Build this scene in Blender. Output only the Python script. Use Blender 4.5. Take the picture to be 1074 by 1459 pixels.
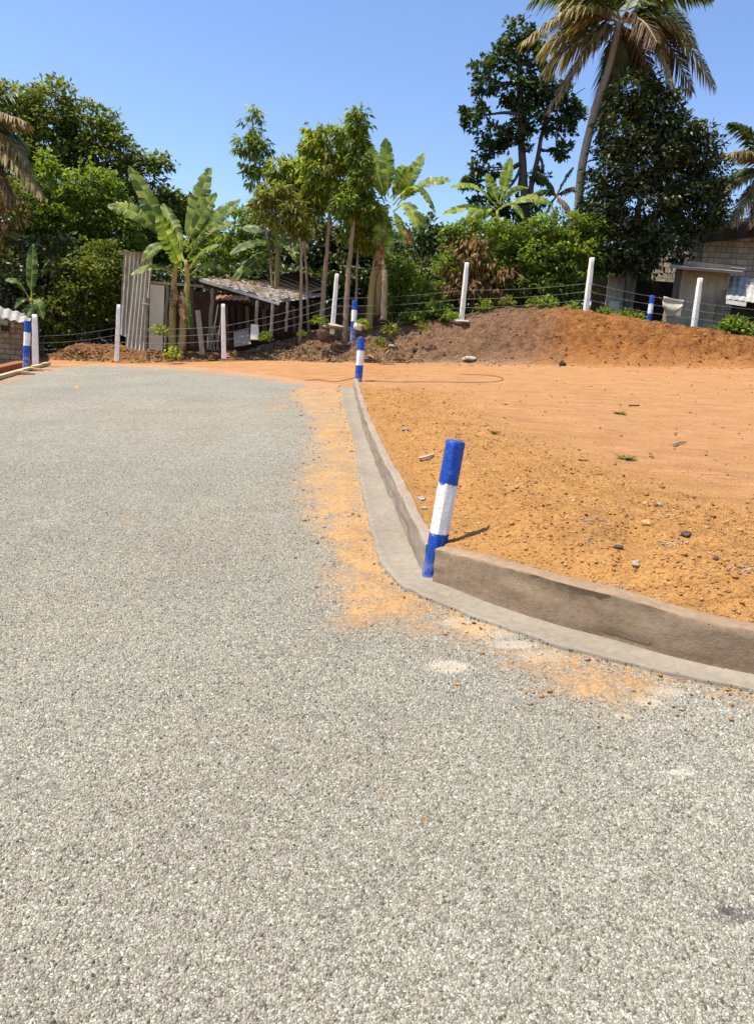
import bpy, math, random
import numpy as np
from mathutils import Vector, Matrix
from math import radians, sin, cos, tan, atan2, pi, sqrt

# ------------------------------------------------------------------ frames
F = 1075.0; CX = 537.0; CY = 729.5          # focal length and centre in photo pixels
TH = radians(15.5)                           # camera pitch relative to the sloping road plane
PH = radians(10.5); RO = radians(4.8)        # camera pitch / roll relative to gravity
HC = 1.5                                     # camera height over the road plane
CAMW = Vector((0, 0, 1.6))
up_c = Vector((sin(RO)*cos(PH), cos(RO)*cos(PH), sin(PH))).normalized()
fw_c = Vector((0, 0, -1)); fy = (fw_c - up_c*fw_c.dot(up_c)).normalized(); fx = fy.cross(up_c)
R_cw = Matrix((fx, fy, up_c))                # camera coords -> world
Zp = Vector((0, cos(TH), sin(TH))); Xp = Vector((1, 0, 0)); Yp = Zp.cross(Xp)
R_pc = Matrix((Xp, Yp, Zp)).transposed()
R_pw = R_cw @ R_pc                           # road-plane coords -> world
RN = np.array(R_pw)

bpy.ops.wm.read_factory_settings(use_empty=True) if len(bpy.data.objects) else None
S = bpy.context.scene; COL = S.collection
cam = bpy.data.objects.new('camera', bpy.data.cameras.new('camera')); COL.objects.link(cam)
cam.data.sensor_fit = 'VERTICAL'; cam.data.sensor_height = 36.0
cam.data.lens = F/1459.0*36.0; cam.data.clip_end = 3000; cam.data.clip_start = 0.05
cam.matrix_world = Matrix.Translation(CAMW) @ R_cw.to_4x4()
S.camera = cam
S.render.resolution_x = 753; S.render.resolution_y = 1024

SUN_EL = radians(66); SUN_AZ = atan2(-0.30, -0.95)      # direction to the sun (left, slightly behind the camera)
sd = Vector((cos(SUN_EL)*cos(SUN_AZ), cos(SUN_EL)*sin(SUN_AZ), sin(SUN_EL)))
w = bpy.data.worlds.new('World'); S.world = w; w.use_nodes = True
nt = w.node_tree; bg = nt.nodes['Background']
sky = nt.nodes.new('ShaderNodeTexSky'); sky.sky_type = 'NISHITA'; sky.sun_disc = False
sky.sun_elevation = SUN_EL; sky.sun_rotation = pi/2 - SUN_AZ
sky.air_density = 1.0; sky.dust_density = 0.35; sky.ozone_density = 4.0
hs = nt.nodes.new('ShaderNodeHueSaturation'); hs.inputs['Saturation'].default_value = 1.03; hs.inputs['Value'].default_value = 1.24; hs.inputs['Hue'].default_value = .506
nt.links.new(sky.outputs[0], hs.inputs['Color']); nt.links.new(hs.outputs[0], bg.inputs[0]); bg.inputs[1].default_value = 0.11
sl = bpy.data.lights.new('sun', 'SUN'); so = bpy.data.objects.new('sun', sl); COL.objects.link(so)
sl.energy = 4.6; sl.angle = radians(0.5); sl.color = (1.0, 0.93, 0.82)
so.rotation_euler = sd.to_track_quat('Z', 'Y').to_euler()
S.view_settings.view_transform = 'Standard'; S.view_settings.look = 'None'
S.view_settings.exposure = 0.72; S.view_settings.gamma = 1

# ------------------------------------------------------------------ maths helpers
rng = np.random.default_rng(7); random.seed(7)
def P2W(p):
    p = np.asarray(p, float)
    q = p - np.array([0, 0, HC])
    return q @ RN.T + np.array(CAMW)
def raydir(px, py):
    u = (px-CX)/F; v = (py-CY)/F
    return np.array([u, cos(TH)-v*sin(TH), -sin(TH)-v*cos(TH)])
def atP(px, py, Y):
    d = raydir(px, py); return np.array([0, 0, HC]) + d*(Y/d[1])
def at(px, py, Y): return P2W(atP(px, py, Y))
def gp(px, py, z=0.0):
    d = raydir(px, py); t = (z-HC)/d[2]; return np.array([0, 0, HC]) + d*t
def sm(a, b, x):
    t = np.clip((x-a)/(b-a), 0, 1); return t*t*(3-2*t)
def vnoise(P, seed=0):
    P = np.asarray(P, float); I = np.floor(P).astype(np.int64); f = P-I; f = f*f*(3-2*f)
    def h(i):
        n = i[..., 0]*374761393 + i[..., 1]*668265263 + i[..., 2]*2147483647 + seed*1274126177
        n = (n ^ (n >> 13)) * 1274126177; n = n & 0xffffffff; n = (n ^ (n >> 16))
        return (n & 0xffffff)/float(0xffffff)
    r = 0
    for dx in (0, 1):
        for dy in (0, 1):
            for dz in (0, 1):
                wt = (f[..., 0] if dx else 1-f[..., 0])*(f[..., 1] if dy else 1-f[..., 1])*(f[..., 2] if dz else 1-f[..., 2])
                r = r + wt*h(I+np.array([dx, dy, dz]))
    return r
def fbm(X, Y, sc, oc=4, seed=0, Z=None):
    Z = np.zeros_like(X) if Z is None else Z
    r = 0; a = 1; t = 0
    for o in range(oc):
        s = sc*2**o
        r = r + a*(vnoise(np.stack([X*s+17.3*o, Y*s+5.1*o, Z*s+seed*3.7], -1), seed+o)-.5); t += a; a *= .5
    return r/t*2
def poly_sd(X, Y, pts):
    """unsigned distance and side sign to an open polyline (nearest segment), >0 on its left"""
    best = np.full(X.shape, 1e9); sg = np.ones(X.shape); tt = np.zeros(X.shape)
    acc = 0
    for (a, b) in zip(pts[:-1], pts[1:]):
        ax, ay = a[:2]; bx, by = b[:2]; dx, dy = bx-ax, by-ay; L = dx*dx+dy*dy
        t = np.clip(((X-ax)*dx+(Y-ay)*dy)/L, 0, 1)
        d = np.hypot(X-ax-t*dx, Y-ay-t*dy)
        s = np.sign(dx*(Y-ay)-dy*(X-ax)); m = d < best-1e-9
        best = np.where(m, d, best); sg = np.where(m, s, sg); tt = np.where(m, acc+t, tt); acc += 1
    return best, sg, tt
def inside(X, Y, poly):
    r = np.zeros(X.shape, bool); n = len(poly)
    for i in range(n):
        x0, y0 = poly[i][:2]; x1, y1 = poly[(i+1) % n][:2]
        if y0 == y1: continue
        c = ((y0 > Y) != (y1 > Y)) & (X < (x1-x0)*(Y-y0)/(y1-y0)+x0)
        r ^= c
    return r

# ------------------------------------------------------------------ key lines on the ground
KL = [(503, 553), (511, 590), (520, 624), (539, 676), (563, 729), (583, 781), (604, 823)]
KR = [(613, 833), (655, 848), (700, 866), (770, 890), (850, 911), (969, 947), (1074, 968), (1260, 1010), (1600, 1090)]
KLp = [gp(*p)[:2] for p in KL]; KRp = [gp(*p)[:2] for p in KR]
def plen(p): return sum(float(np.hypot(*(np.array(b)-np.array(a)))) for a, b in zip(p[:-1], p[1:]))
LOLD = plen(KRp); u_ = KRp[-1]-KRp[-2]; u_ = u_/np.hypot(*u_); KRp = KRp+[KRp[-1]+u_*4.5]; LFR = LOLD/plen(KRp)
K = KLp+KRp                                   # far -> near -> right : field lies on the left-hand side of it
GO = [(485, 551), (492, 587), (507, 639), (514, 688), (524, 743), (539, 796), (557, 825), (591, 849), (621, 860), (655, 874), (700, 892), (770, 915), (853, 941), (999, 973), (1074, 988), (1260, 1033), (1600, 1115)]
GOp = [gp(*p)[:2] for p in GO]
u2_ = GOp[-1]-GOp[-2]; u2_ = u2_/np.hypot(*u2_); GOp = GOp+[GOp[-1]+(u_*.9+u2_*.1)*4.5]
far_edge = [gp(*p)[:2] for p in [(-60, 552), (20, 531), (72, 521), (120, 519), (200, 520), (300, 525), (380, 534), (440, 543), (486, 548)]]
far_edge = [np.array([-9.5, -6.0]), np.array([-9.0, 3.0])] + far_edge
road_poly = [(-40, -6)] + [tuple(far_edge[1]*0+np.array([-9.6, -6]))] + [tuple(p) for p in far_edge[1:]] + [tuple(p) for p in GOp] + [(14, -6)]
road_poly = road_poly[1:]

RB = [gp(*p)[:2] for p in [(515, 546), (580, 553), (640, 590), (720, 640), (800, 685), (900, 722), (1074, 762), (1400, 830)]]
BPX = np.array([-400, 0, 70, 110, 170, 230, 300, 350, 390, 420, 460, 520, 560, 620, 660, 720, 800, 850, 900, 950, 1000, 1074, 1500.])
BB = np.array([508, 510, 513, 515, 516, 515, 514, 513, 513, 514, 515, 516, 517, 518, 519, 520, 521, 522, 523, 524, 525, 526, 530.])
BT = np.array([505, 509, 506, 491, 494, 501, 503, 501, 490, 480, 466, 470, 463, 455, 448, 438, 442, 447, 455, 463, 471, 481, 490.])
BW = np.array([1.0, 1.0, .8, 1., 1., .8, .8, 1.0, 1.8, 2.4, 2.8, 2.9, 3.0, 3.0, 3.0, 2.6, 2.0, 1.7, 1.4, 1.2, 1.2, 1.2, 1.2])
BD = np.array([-.3, -.4, -.9, -1.2, -1.4, -1.4, -1.4, -1.2, -1.0, -.9, -.8, -.7, -.6, -.4, -.2, -.1, -.1, -.1, -.1, -.1, -.1, -.1, -.1])
BYb = np.array([gp(p, r)[1] for p, r in zip(BPX, BB)])
BYc = BYb+BW
BZc = np.array([atP(p, r, y)[2] for p, r, y in zip(BPX, BT, BYc)])
def H(X, Y, fine=True):
    X = np.asarray(X, float); Y = np.asarray(Y, float)
    Yc_ = np.maximum(Y, 0.5)
    px = CX+F*X/(Yc_*cos(TH)+(HC-.4)*sin(TH)); px = np.where(Y < 8, CX+F*X/(8*cos(TH)+.3), px); px = np.clip(px, -400, 1500)
    yb = np.interp(px, BPX, BYb); yc = np.interp(px, BPX, BYc); zc = np.interp(px, BPX, BZc); bd = np.interp(px, BPX, BD)
    z = .03*fbm(X, Y, .35, 2, 3)
    t = np.clip((Y-yb)/(yc-yb), 0, 1)
    steep = sm(560, 860, px); zc = zc+.10*fbm(px/40, px*0+3., 1., 4, 55)*(zc > .25)
    prof = (1-steep)*(t*t*(3-2*t))*1.0+steep*(1-(1-np.clip(t*1.15, 0, 1))**2.2)
    bank = zc*prof
    aft = sm(0, 2.6, Y-yc-.35)*bd
    rough = sm(0, .25, t)*(1-.3*t)*(.13*fbm(X, Y, .9, 3, 11)+.19*fbm(X, Y, 2.2, 4, 12)+.16*np.abs(fbm(X, Y, 4.2, 3, 14))-.03+.10*fbm(X, Y, 8, 3, 13)-.10*np.maximum(fbm(X, Y, 3.1, 3, 15)-.12, 0))*np.where(zc > .5, 1, .75)*(1-.75*sm(.8, 1.2, (Y-yb)/(yc-yb)))
    z = z*sm(0, 1, Y*0+1)+bank+aft+rough
    # field raised behind the kerb
    d, s, tt = poly_sd(X, Y, K)
    sdk = d*s
    hk = np.interp(tt, [0, 3, 5.5, 7, 9, 12, 15], [.16, .19, .205, .235, .235, .19, .18])
    e = sdk-.05
    fade = 1-sm(11.5, 14.5, Y)
    prof2 = sm(0, .05, e)*hk
    mound = .10*sm(.10, .55, e)*(1-sm(.9, 2.2, e))*(1-sm(6.0, 11, Y))
    sink = -.11*sm(1.2, 4.5, e)
    inf = (s > 0) & (Y < 15.5)
    z = z+np.where(inf, (prof2+mound+sink*sm(0, .05, e))*fade, 0)
    if fine:
        rb, rs_, _ = poly_sd(X, Y, RB)
        lump = np.where(inf, sm(.10, .25, e)*sm(-.45, .35, -rb*rs_), 0)
        big = fbm(X, Y, 6, 3, 21); n1 = np.maximum(fbm(X, Y, 15, 3, 22), 0); n3 = np.abs(fbm(X, Y, 24, 3, 24))
        z = z+lump*(.032*big+.040*n1+.020*n3+.008*fbm(X, Y, 40, 2, 25))
        z = z+np.where(inf, .006*fbm(X, Y, 9, 3, 33)+.022*fbm(X*.35, Y*1.6, 1., 3, 34)*sm(.4, 1.2, e), 0)
    # below the road and gutter
    ins = inside(X, Y, road_poly)
    de, _, _ = poly_sd(X, Y, far_edge)
    low = np.where(ins, -.045*sm(0, .45, de), 0)
    gut = (s <= 0) & ~ins & (d < 1.0) & (X > -2)
    z = np.where(ins, -.0+.006*(1-sm(0, .4, de))+low, z)
    z = np.where(gut & (Y < 13.9), -.05, z)
    z = np.where(~ins & (de < .5) & (s <= 0), np.maximum(z, .004), z)
    far = sm(30, 60, Y); z = z*(1-far)+far*(-.5)
    return z
def onground(px, Y):
    """P point on the terrain in photo column px at distance Y"""
    z = 0.0
    for _ in range(4):
        dep = Y*cos(TH)+(HC-z)*sin(TH); X = (px-CX)/F*dep; z = float(H(np.array([X]), np.array([Y]))[0])
    return np.array([X, Y, z])
def hit(px, py):
    """first terrain point seen through a photo pixel"""
    d = raydir(px, py); ts = np.arange(1.5, 32, .02)
    P = np.array([0, 0, HC])+ts[:, None]*d
    h = H(P[:, 0], P[:, 1]); k = np.argmax(P[:, 2] < h)
    return np.array([P[k, 0], P[k, 1], h[k]])

# ------------------------------------------------------------------ object helpers
def tag(o, label=None, cat=None, group=None, kind=None):
    if label: o['label'] = label
    if cat: o['category'] = cat
    if group: o['group'] = group
    if kind: o['kind'] = kind
    return o
def thing(name, label, cat, loc=(0, 0, 0), group=None):
    o = bpy.data.objects.new(name, None); COL.objects.link(o); o.location = Vector(loc); o.empty_display_size = .2
    return tag(o, label, cat, group)
def mesh_np(name, V, Fc, mat, parent=None, smooth=False, attrs=None, origin=None, cols=None):
    V = np.asarray(V, float); org = np.zeros(3)
    if parent is not None and origin is None: org = np.array(parent.location)
    elif origin is not None: org = np.array(origin)
    me = bpy.data.meshes.new(name)
    if isinstance(Fc, np.ndarray):
        n, k = Fc.shape
        me.vertices.add(len(V)); me.vertices.foreach_set('co', (V-org).astype(np.float32).ravel())
        me.loops.add(n*k); me.loops.foreach_set('vertex_index', Fc.astype(np.int32).ravel())
        me.polygons.add(n); me.polygons.foreach_set('loop_start', np.arange(0, n*k, k, dtype=np.int32))
        me.polygons.foreach_set('loop_total', np.full(n, k, np.int32))
        me.update(calc_edges=True)
    else:
        me.from_pydata([tuple(v) for v in (V-org)], [], Fc); me.update()
    me.validate()
    if smooth: me.polygons.foreach_set('use_smooth', np.ones(len(me.polygons), bool))
    for k_, a in (attrs or {}).items():
        at_ = me.attributes.new(k_, 'FLOAT', 'POINT'); at_.data.foreach_set('value', np.asarray(a, np.float32))
    for k_, a in (cols or {}).items():
        at_ = me.attributes.new(k_, 'FLOAT_COLOR', 'POINT'); at_.data.foreach_set('color', np.asarray(a, np.float32).ravel())
    me.materials.append(mat)
    o = bpy.data.objects.new(name, me); COL.objects.link(o)
    if parent is not None: o.parent = parent
    elif origin is not None: o.location = Vector(origin)
    return o
class MB:
    def __init__(s): s.v = []; s.f = []; s.r = []; s.n = 0
    def add(s, V, Fc, r=None):
        V = np.asarray(V, float).reshape(-1, 3)
        s.v.append(V); s.f += [tuple(int(i)+s.n for i in f) for f in Fc]
        s.r.append(np.full(len(V), random.random() if r is None else r)); s.n += len(V)
    def box(s, c, size, M=None, bev=0, r=None):
        x, y, z = [q/2 for q in size]
        if bev:
            b = bev; vs = []
            for sx in (-1, 1):
                for sy in (-1, 1):
                    for sz in (-1, 1):
                        vs += [(sx*(x-b), sy*(y-b), sz*z), (sx*(x-b), sy*y, sz*(z-b)), (sx*x, sy*(y-b), sz*(z-b))]
            V = np.array(vs)
            import bmesh
            bm = bmesh.new(); [bm.verts.new(v) for v in vs]; bmesh.ops.convex_hull(bm, input=bm.verts)
            bm.verts.index_update(); V = np.array([v.co[:] for v in bm.verts]); Fc = [[v.index for v in f.verts] for f in bm.faces]; bm.free()
        else:
            V = np.array([(a*x, b_*y, c_*z) for a in (-1, 1) for b_ in (-1, 1) for c_ in (-1, 1)])
            Fc = [(0, 1, 3, 2), (4, 6, 7, 5), (0, 4, 5, 1), (2, 3, 7, 6), (0, 2, 6, 4), (1, 5, 7, 3)]
        if M is not None: V = V @ np.array(M.to_3x3()).T
        s.add(V+np.array(c), Fc, r)
    def hexa(s, p8, r=None):   # 4 front corners then 4 back corners, same order
        s.add(p8, [(0, 1, 2, 3), (7, 6, 5, 4), (0, 4, 5, 1), (1, 5, 6, 2), (2, 6, 7, 3), (3, 7, 4, 0)], r)
    def slab(s, quad, t, r=None):
        q = np.array(quad, float); n = np.cross(q[1]-q[0], q[3]-q[0]); n /= np.linalg.norm(n)
        s.hexa(np.vstack([q+n*t/2, q-n*t/2]), r)
    def tube(s, pts, rad, k=8, cap=True, r=None, jit=0):
        pts = np.array(pts, float); n = len(pts)
        rad = np.full(n, rad) if np.isscalar(rad) else np.asarray(rad)
        T = np.gradient(pts, axis=0); T /= np.linalg.norm(T, axis=1)[:, None]+1e-12
        u = np.cross(T[0], [0.3, 1, 0.2]); u /= np.linalg.norm(u)
        V = []
        for i in range(n):
            u = u-T[i]*u.dot(T[i]); u /= np.linalg.norm(u); v = np.cross(T[i], u)
            for j in range(k):
                a = 2*pi*j/k; rr = rad[i]*(1+jit*(random.random()-.5))
                V.append(pts[i]+rr*(cos(a)*u+sin(a)*v))
        Fc = [(i*k+j, i*k+(j+1) % k, (i+1)*k+(j+1) % k, (i+1)*k+j) for i in range(n-1) for j in range(k)]
        if cap: Fc += [tuple(range(k))[::-1], tuple((n-1)*k+j for j in range(k))]
        s.add(V, Fc, r)
    def blob(s, c, size, sub=1, seed=None, r=None, rough=.35):
        import bmesh
        bm = bmesh.new(); bmesh.ops.create_icosphere(bm, subdivisions=sub, radius=1)
        V = np.array([v.co[:] for v in bm.verts]); Fc = [[v.index for v in f.verts] for f in bm.faces]; bm.free()
        V = V*(1+rough*(rng.random((len(V), 1))-.5))*np.array(size)
        a = random.random()*6; Rz = np.array([[cos(a), -sin(a), 0], [sin(a), cos(a), 0], [0, 0, 1]])
        s.add(V @ Rz.T+np.array(c), Fc, r)
    def build(s, name, mat, parent=None, smooth=False, origin=None):
        V = np.vstack(s.v); return mesh_np(name, V, s.f, mat, parent, smooth, {'rnd': np.concatenate(s.r)}, origin)
def smooth_by_angle(o, ang=40):
    for p in o.data.polygons: p.use_smooth = True
    try:
        o.data.set_sharp_from_angle(angle=radians(ang))
    except Exception: pass

# ------------------------------------------------------------------ materials
class NB:
    def __init__(s, name):
        s.m = bpy.data.materials.new(name); s.m.use_nodes = True; s.t = s.m.node_tree; s.b = s.t.nodes['Principled BSDF']
        s.out = s.t.nodes['Material Output']
    def n(s, ty, **kw):
        q = s.t.nodes.new(ty)
        for k, v in kw.items():
            if k.startswith('i_'): q.inputs[k[2:].replace('_', ' ')].default_value = v
            else: setattr(q, k, v)
        return q
    def l(s, a, b): s.t.links.new(a, b)
    def val(s, sock, v):
        if hasattr(v, 'is_output'): s.l(v, sock)
        else: sock.default_value = v
    def coord(s, kind='Object'): return s.n('ShaderNodeTexCoord').outputs[kind]
    def noise(s, co, scale, detail=3, rough=.55, out='Fac', dist=0):
        q = s.n('ShaderNodeTexNoise'); q.inputs['Scale'].default_value = scale; q.inputs['Detail'].default_value = detail
        q.inputs['Roughness'].default_value = rough; q.inputs['Distortion'].default_value = dist
        s.l(co, q.inputs['Vector']); return q.outputs[out]
    def vor(s, co, scale, feature='F1', out='Distance', rand=1):
        q = s.n('ShaderNodeTexVoronoi', feature=feature); q.inputs['Scale'].default_value = scale; q.inputs['Randomness'].default_value = rand
        s.l(co, q.inputs['Vector']); return q.outputs[out]
    def ramp(s, fac, stops, interp='LINEAR'):
        q = s.n('ShaderNodeValToRGB'); q.color_ramp.interpolation = interp; s.val(q.inputs[0], fac)
        while len(q.color_ramp.elements) < len(stops): q.color_ramp.elements.new(.5)
        for e, (p, c) in zip(q.color_ramp.elements, stops):
            e.position = p; e.color = (c, c, c, 1) if np.isscalar(c) else (*c, 1)
        return q.outputs[0]
    def mix(s, fac, a, b, mode='MIX'):
        q = s.n('ShaderNodeMix', data_type='RGBA', blend_type=mode); s.val(q.inputs[0], fac)
        for sk, v in ((q.inputs[6], a), (q.inputs[7], b)):
            if hasattr(v, 'is_output'): s.l(v, sk)
            else: sk.default_value = (v, v, v, 1) if np.isscalar(v) else (*v, 1)
        return q.outputs[2]
    def math(s, op, a, b=0., c=None, clamp=False):
        q = s.n('ShaderNodeMath', operation=op, use_clamp=clamp); s.val(q.inputs[0], a); s.val(q.inputs[1], b)
        if c is not None: s.val(q.inputs[2], c)
        return q.outputs[0]
    def attr(s, name, out='Fac'): return s.n('ShaderNodeAttribute', attribute_name=name).outputs[out]
    def bump(s, h, strength=.5, dist=.02, prev=None):
        q = s.n('ShaderNodeBump'); q.inputs['Strength'].default_value = strength; q.inputs['Distance'].default_value = dist; s.l(h, q.inputs['Height'])
        if prev is not None: s.l(prev, q.inputs['Normal'])
        return q.outputs[0]
    def fin(s, col, rough=.9, nrm=None, spec=.3, metal=0):
        s.val(s.b.inputs['Base Color'], col if hasattr(col, 'is_output') else (*col, 1)); s.val(s.b.inputs['Roughness'], rough)
        s.b.inputs['Specular IOR Level'].default_value = spec; s.b.inputs['Metallic'].default_value = metal
        if nrm is not None: s.l(nrm, s.b.inputs['Normal'])
        return s.m

def dirt_nodes(b, co, base):
    """reddish earth: fine grain, pebbles, small dark specks painted as crumb shadow"""
    n1 = b.noise(co, 3.0, 5, .6); n2 = b.noise(co, 45, 4, .7); n3 = b.noise(co, 160, 2, .6)
    m = b.ramp(n1, [(.3, .84), (.7, 1.12)]); c = b.mix(1, base, m, 'MULTIPLY')
    m2 = b.ramp(n2, [(.32, .62), (.5, 1.0), (.72, 1.16)]); c = b.mix(1, c, m2, 'MULTIPLY')
    m3 = b.ramp(n3, [(.35, .8), (.65, 1.12)]); c = b.mix(1, c, m3, 'MULTIPLY')
    v = b.vor(co, 38); spk = b.ramp(v, [(.10, 1), (.24, 0)]); sel = b.ramp(b.noise(co, 9, 3, .7), [(.52, 0), (.62, 1)])
    c = b.mix(b.math('MULTIPLY', b.math('MULTIPLY', spk, sel), .55), c, (.17, .075, .03))  # dark specks paint tiny shadows into the earth colour
    v2 = b.vor(co, 27, out='Color'); pale = b.math('MULTIPLY', b.ramp(b.vor(co, 27), [(.12, 1), (.2, 0)]), b.ramp(v2, [(.80, 0), (.84, 1)]))
    c = b.mix(b.math('MULTIPLY', pale, .6), c, (.62, .47, .30))
    h = b.math('ADD', b.math('MULTIPLY', n2, 1.0), b.math('MULTIPLY', n3, .35))
    h = b.math('ADD', h, b.math('MULTIPLY', b.ramp(v, [(.0, 1), (.3, 0)]), .35))
    return c, h
def m_ground():
    b = NB('earth'); co = b.coord()
    base = b.attr('tint', 'Color')
    c, h = dirt_nodes(b, co, base)
    # fine lines left by the levelling blade on the open field
    mp = b.n('ShaderNodeMapping'); mp.inputs['Scale'].default_value = (.7, 13, 1); mp.inputs['Rotation'].default_value = (0, 0, .03); b.l(co, mp.inputs[0])
    ln = b.noise(mp.outputs[0], 1.6, 4, .7); c = b.mix(b.math('MULTIPLY', b.ramp(ln, [(.34, 1), (.45, 0)]), .45), c, (.20, .09, .04))
    c = b.mix(b.math('MULTIPLY', b.ramp(ln, [(.55, 0), (.72, 1)]), .35), c, (.62, .33, .16))
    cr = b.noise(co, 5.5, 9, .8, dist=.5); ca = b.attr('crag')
    c = b.mix(b.math('MULTIPLY', ca, .85), c, b.mix(1, c, b.ramp(cr, [(.36, (.30, .25, .22)), (.48, (.86, .84, .80)), (.60, (1.25, 1.2, 1.1))]), 'MULTIPLY'))  # crevice shadow and soil mottling painted into the bank colour
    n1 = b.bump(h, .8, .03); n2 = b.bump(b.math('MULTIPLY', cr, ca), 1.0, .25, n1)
    return b.fin(c, .95, n2, .1)
def m_road():
    b = NB('chip_seal'); co = b.coord()
    wob = b.n('ShaderNodeVectorMath', operation='ADD'); nn = b.noise(co, 60, 2, .5, 'Color'); sc = b.n('ShaderNodeVectorMath', operation='SCALE'); sc.inputs[3].default_value = .022
    b.l(nn, sc.inputs[0]); b.l(co, wob.inputs[0]); b.l(sc.outputs[0], wob.inputs[1]); w_ = wob.outputs[0]
    vc = b.vor(w_, 105, out='Color'); ve = b.vor(w_, 105, 'DISTANCE_TO_EDGE'); vd = b.vor(w_, 105)
    sepc = b.n('ShaderNodeSeparateColor'); b.l(vc, sepc.inputs[0])
    chip = b.ramp(sepc.outputs[0], [(.0, (.17, .155, .12)), (.12, (.28, .258, .202)), (.5, (.375, .345, .275)), (.85, (.45, .417, .335)), (1, (.60, .555, .45))])
    gap = b.math('MULTIPLY', b.ramp(ve, [(.0, 1), (.22, 0)]), b.ramp(b.noise(co, 85, 2, .6), [(.38, .15), (.58, 1)]))
    c = b.mix(b.math('MULTIPLY', gap, .78), chip, (.085, .074, .056))
    # coarser and finer grain, keeps its bite with distance
    g2 = b.noise(co, 55, 3, .75); c = b.mix(1, c, b.ramp(g2, [(.3, .70), (.5, 1), (.7, 1.25)]), 'MULTIPLY')
    g3 = b.noise(co, 19, 4, .8); c = b.mix(1, c, b.ramp(g3, [(.32, .72), (.45, .97), (.7, 1.18)]), 'MULTIPLY')
    big = b.noise(co, .8, 4, .6); c = b.mix(1, c, b.ramp(big, [(.3, .88), (.7, 1.08)]), 'MULTIPLY')
    tint = b.noise(co, .45, 2, .5); c = b.mix(1, c, b.ramp(tint, [(.35, (1.03, 1.0, .96)), (.65, (.97, 1.0, 1.01))]), 'MULTIPLY')
    # tar-rich dark spots
    ds = b.math('MULTIPLY', b.ramp(b.noise(co, 3.1, 5, .75), [(.665, 0), (.74, 1)]), b.ramp(b.noise(co, 33, 3, .7), [(.42, 0), (.55, 1)]))
    ds2 = b.math('MULTIPLY', b.attr('tar'), b.ramp(b.noise(co, 26, 4, .75), [(.44, 0), (.56, 1)]))
    c = b.mix(b.math('MULTIPLY', b.math('MAXIMUM', ds, ds2), .7), c, (.05, .05, .047))
    # cement powder and earth on top
    fine = b.noise(co, 62, 5, .9); mid = b.noise(co, 5, 6, .75)
    pa = b.math('ADD', b.attr('pale'), b.math('ADD', b.math('MULTIPLY', b.math('SUBTRACT', fine, .5), .9), b.math('MULTIPLY', b.math('SUBTRACT', mid, .5), 1.2)))
    c = b.mix(b.math('MULTIPLY', b.ramp(pa, [(.48, 0), (.8, 1)]), .75), c, (.60, .53, .41))
    du = b.math('ADD', b.attr('dust'), b.math('ADD', b.math('MULTIPLY', b.math('SUBTRACT', fine, .5), 2.6), b.math('MULTIPLY', b.math('SUBTRACT', mid, .5), 1.9)))
    dm = b.ramp(du, [(.42, 0), (.95, 1)])
    dc, dh = dirt_nodes(b, co, b.attr('tint', 'Color'))
    c = b.mix(b.math('MULTIPLY', dm, .93), c, dc)
    h = b.math('ADD', b.ramp(ve, [(0, 0), (.25, 1)]), b.math('MULTIPLY', g2, .8)); h = b.math('ADD', h, b.math('MULTIPLY', sepc.outputs[1], .6))
    hm = b.n('ShaderNodeMix'); b.l(dm, hm.inputs[0]); b.l(h, hm.inputs[2]); b.l(dh, hm.inputs[3])
    return b.fin(c, .97, b.bump(hm.outputs[0], .8, .0045), .06)
def m_concrete(name, c1, c2, streak=False, scale=1., bumps=.35, dirt=None):
    b = NB(name); co = b.coord()
    n1 = b.noise(co, 2.2*scale, 6, .65); n2 = b.noise(co, 30*scale, 4, .7); n3 = b.noise(co, 150*scale, 2)
    c = b.ramp(n1, [(.3, c1), (.7, c2)])
    c = b.mix(1, c, b.ramp(n2, [(.3, .82), (.7, 1.12)]), 'MULTIPLY')
    pits = b.math('MULTIPLY', b.ramp(b.vor(co, 34*scale), [(.08, 1), (.15, 0)]), b.ramp(b.noise(co, 6*scale, 2), [(.5, 0), (.6, 1)]))
    c = b.mix(b.math('MULTIPLY', pits, .6), c, tuple(q*.35 for q in c1))
    if dirt is not None:
        dm = b.ramp(b.noise(co, 7, 5, .75), [(.5, 0), (.63, 1)]); c = b.mix(b.math('MULTIPLY', dm, dirt[0]), c, dirt[1])
    if dirt is not None:
        gn = b.n('ShaderNodeNewGeometry'); sz_ = b.n('ShaderNodeSeparateXYZ'); b.l(gn.outputs['Normal'], sz_.inputs[0])
        c = b.mix(b.math('MULTIPLY', b.math('MULTIPLY', b.ramp(sz_.outputs[2], [(.6, 0), (.85, 1)]), b.ramp(b.noise(co, 11, 6, .8), [(.42, 0), (.66, 1)])), .6), c, (.36, .22, .12))
    if streak:
        mp = b.n('ShaderNodeMapping'); mp.inputs['Scale'].default_value = (2.6, 2.6, .55); b.l(co, mp.inputs[0])
        st = b.noise(mp.outputs[0], 1.1, 6, .75); c = b.mix(b.ramp(st, [(.46, 0), (.66, .75)]), c, tuple(q*.28 for q in c1))
        c = b.mix(b.ramp(b.noise(mp.outputs[0], 2.1, 4, .7), [(.56, 0), (.72, .5)]), c, (.5, .42, .30))
    h = b.math('ADD', b.math('MULTIPLY', n2, .7), b.math('MULTIPLY', n3, .25)); h = b.math('SUBTRACT', h, pits)
    return b.fin(c, .88, b.bump(h, bumps, .012), .2)
def m_paintpost(name, base_w=(.88, .83, .72), worn=.6):
    b = NB(name); co = b.coord(); n = b.noise(co, 9, 5, .75); c = b.ramp(n, [(.3, tuple(q*.86 for q in base_w)), (.6, base_w)])
    c = b.mix(b.math('MULTIPLY', b.ramp(b.noise(co, 22, 4, .7), [(.60, 0), (.68, 1)]), worn), c, (.33, .30, .25))
    return b.fin(c, .7, b.bump(n, .4, .01), .25)
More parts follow.
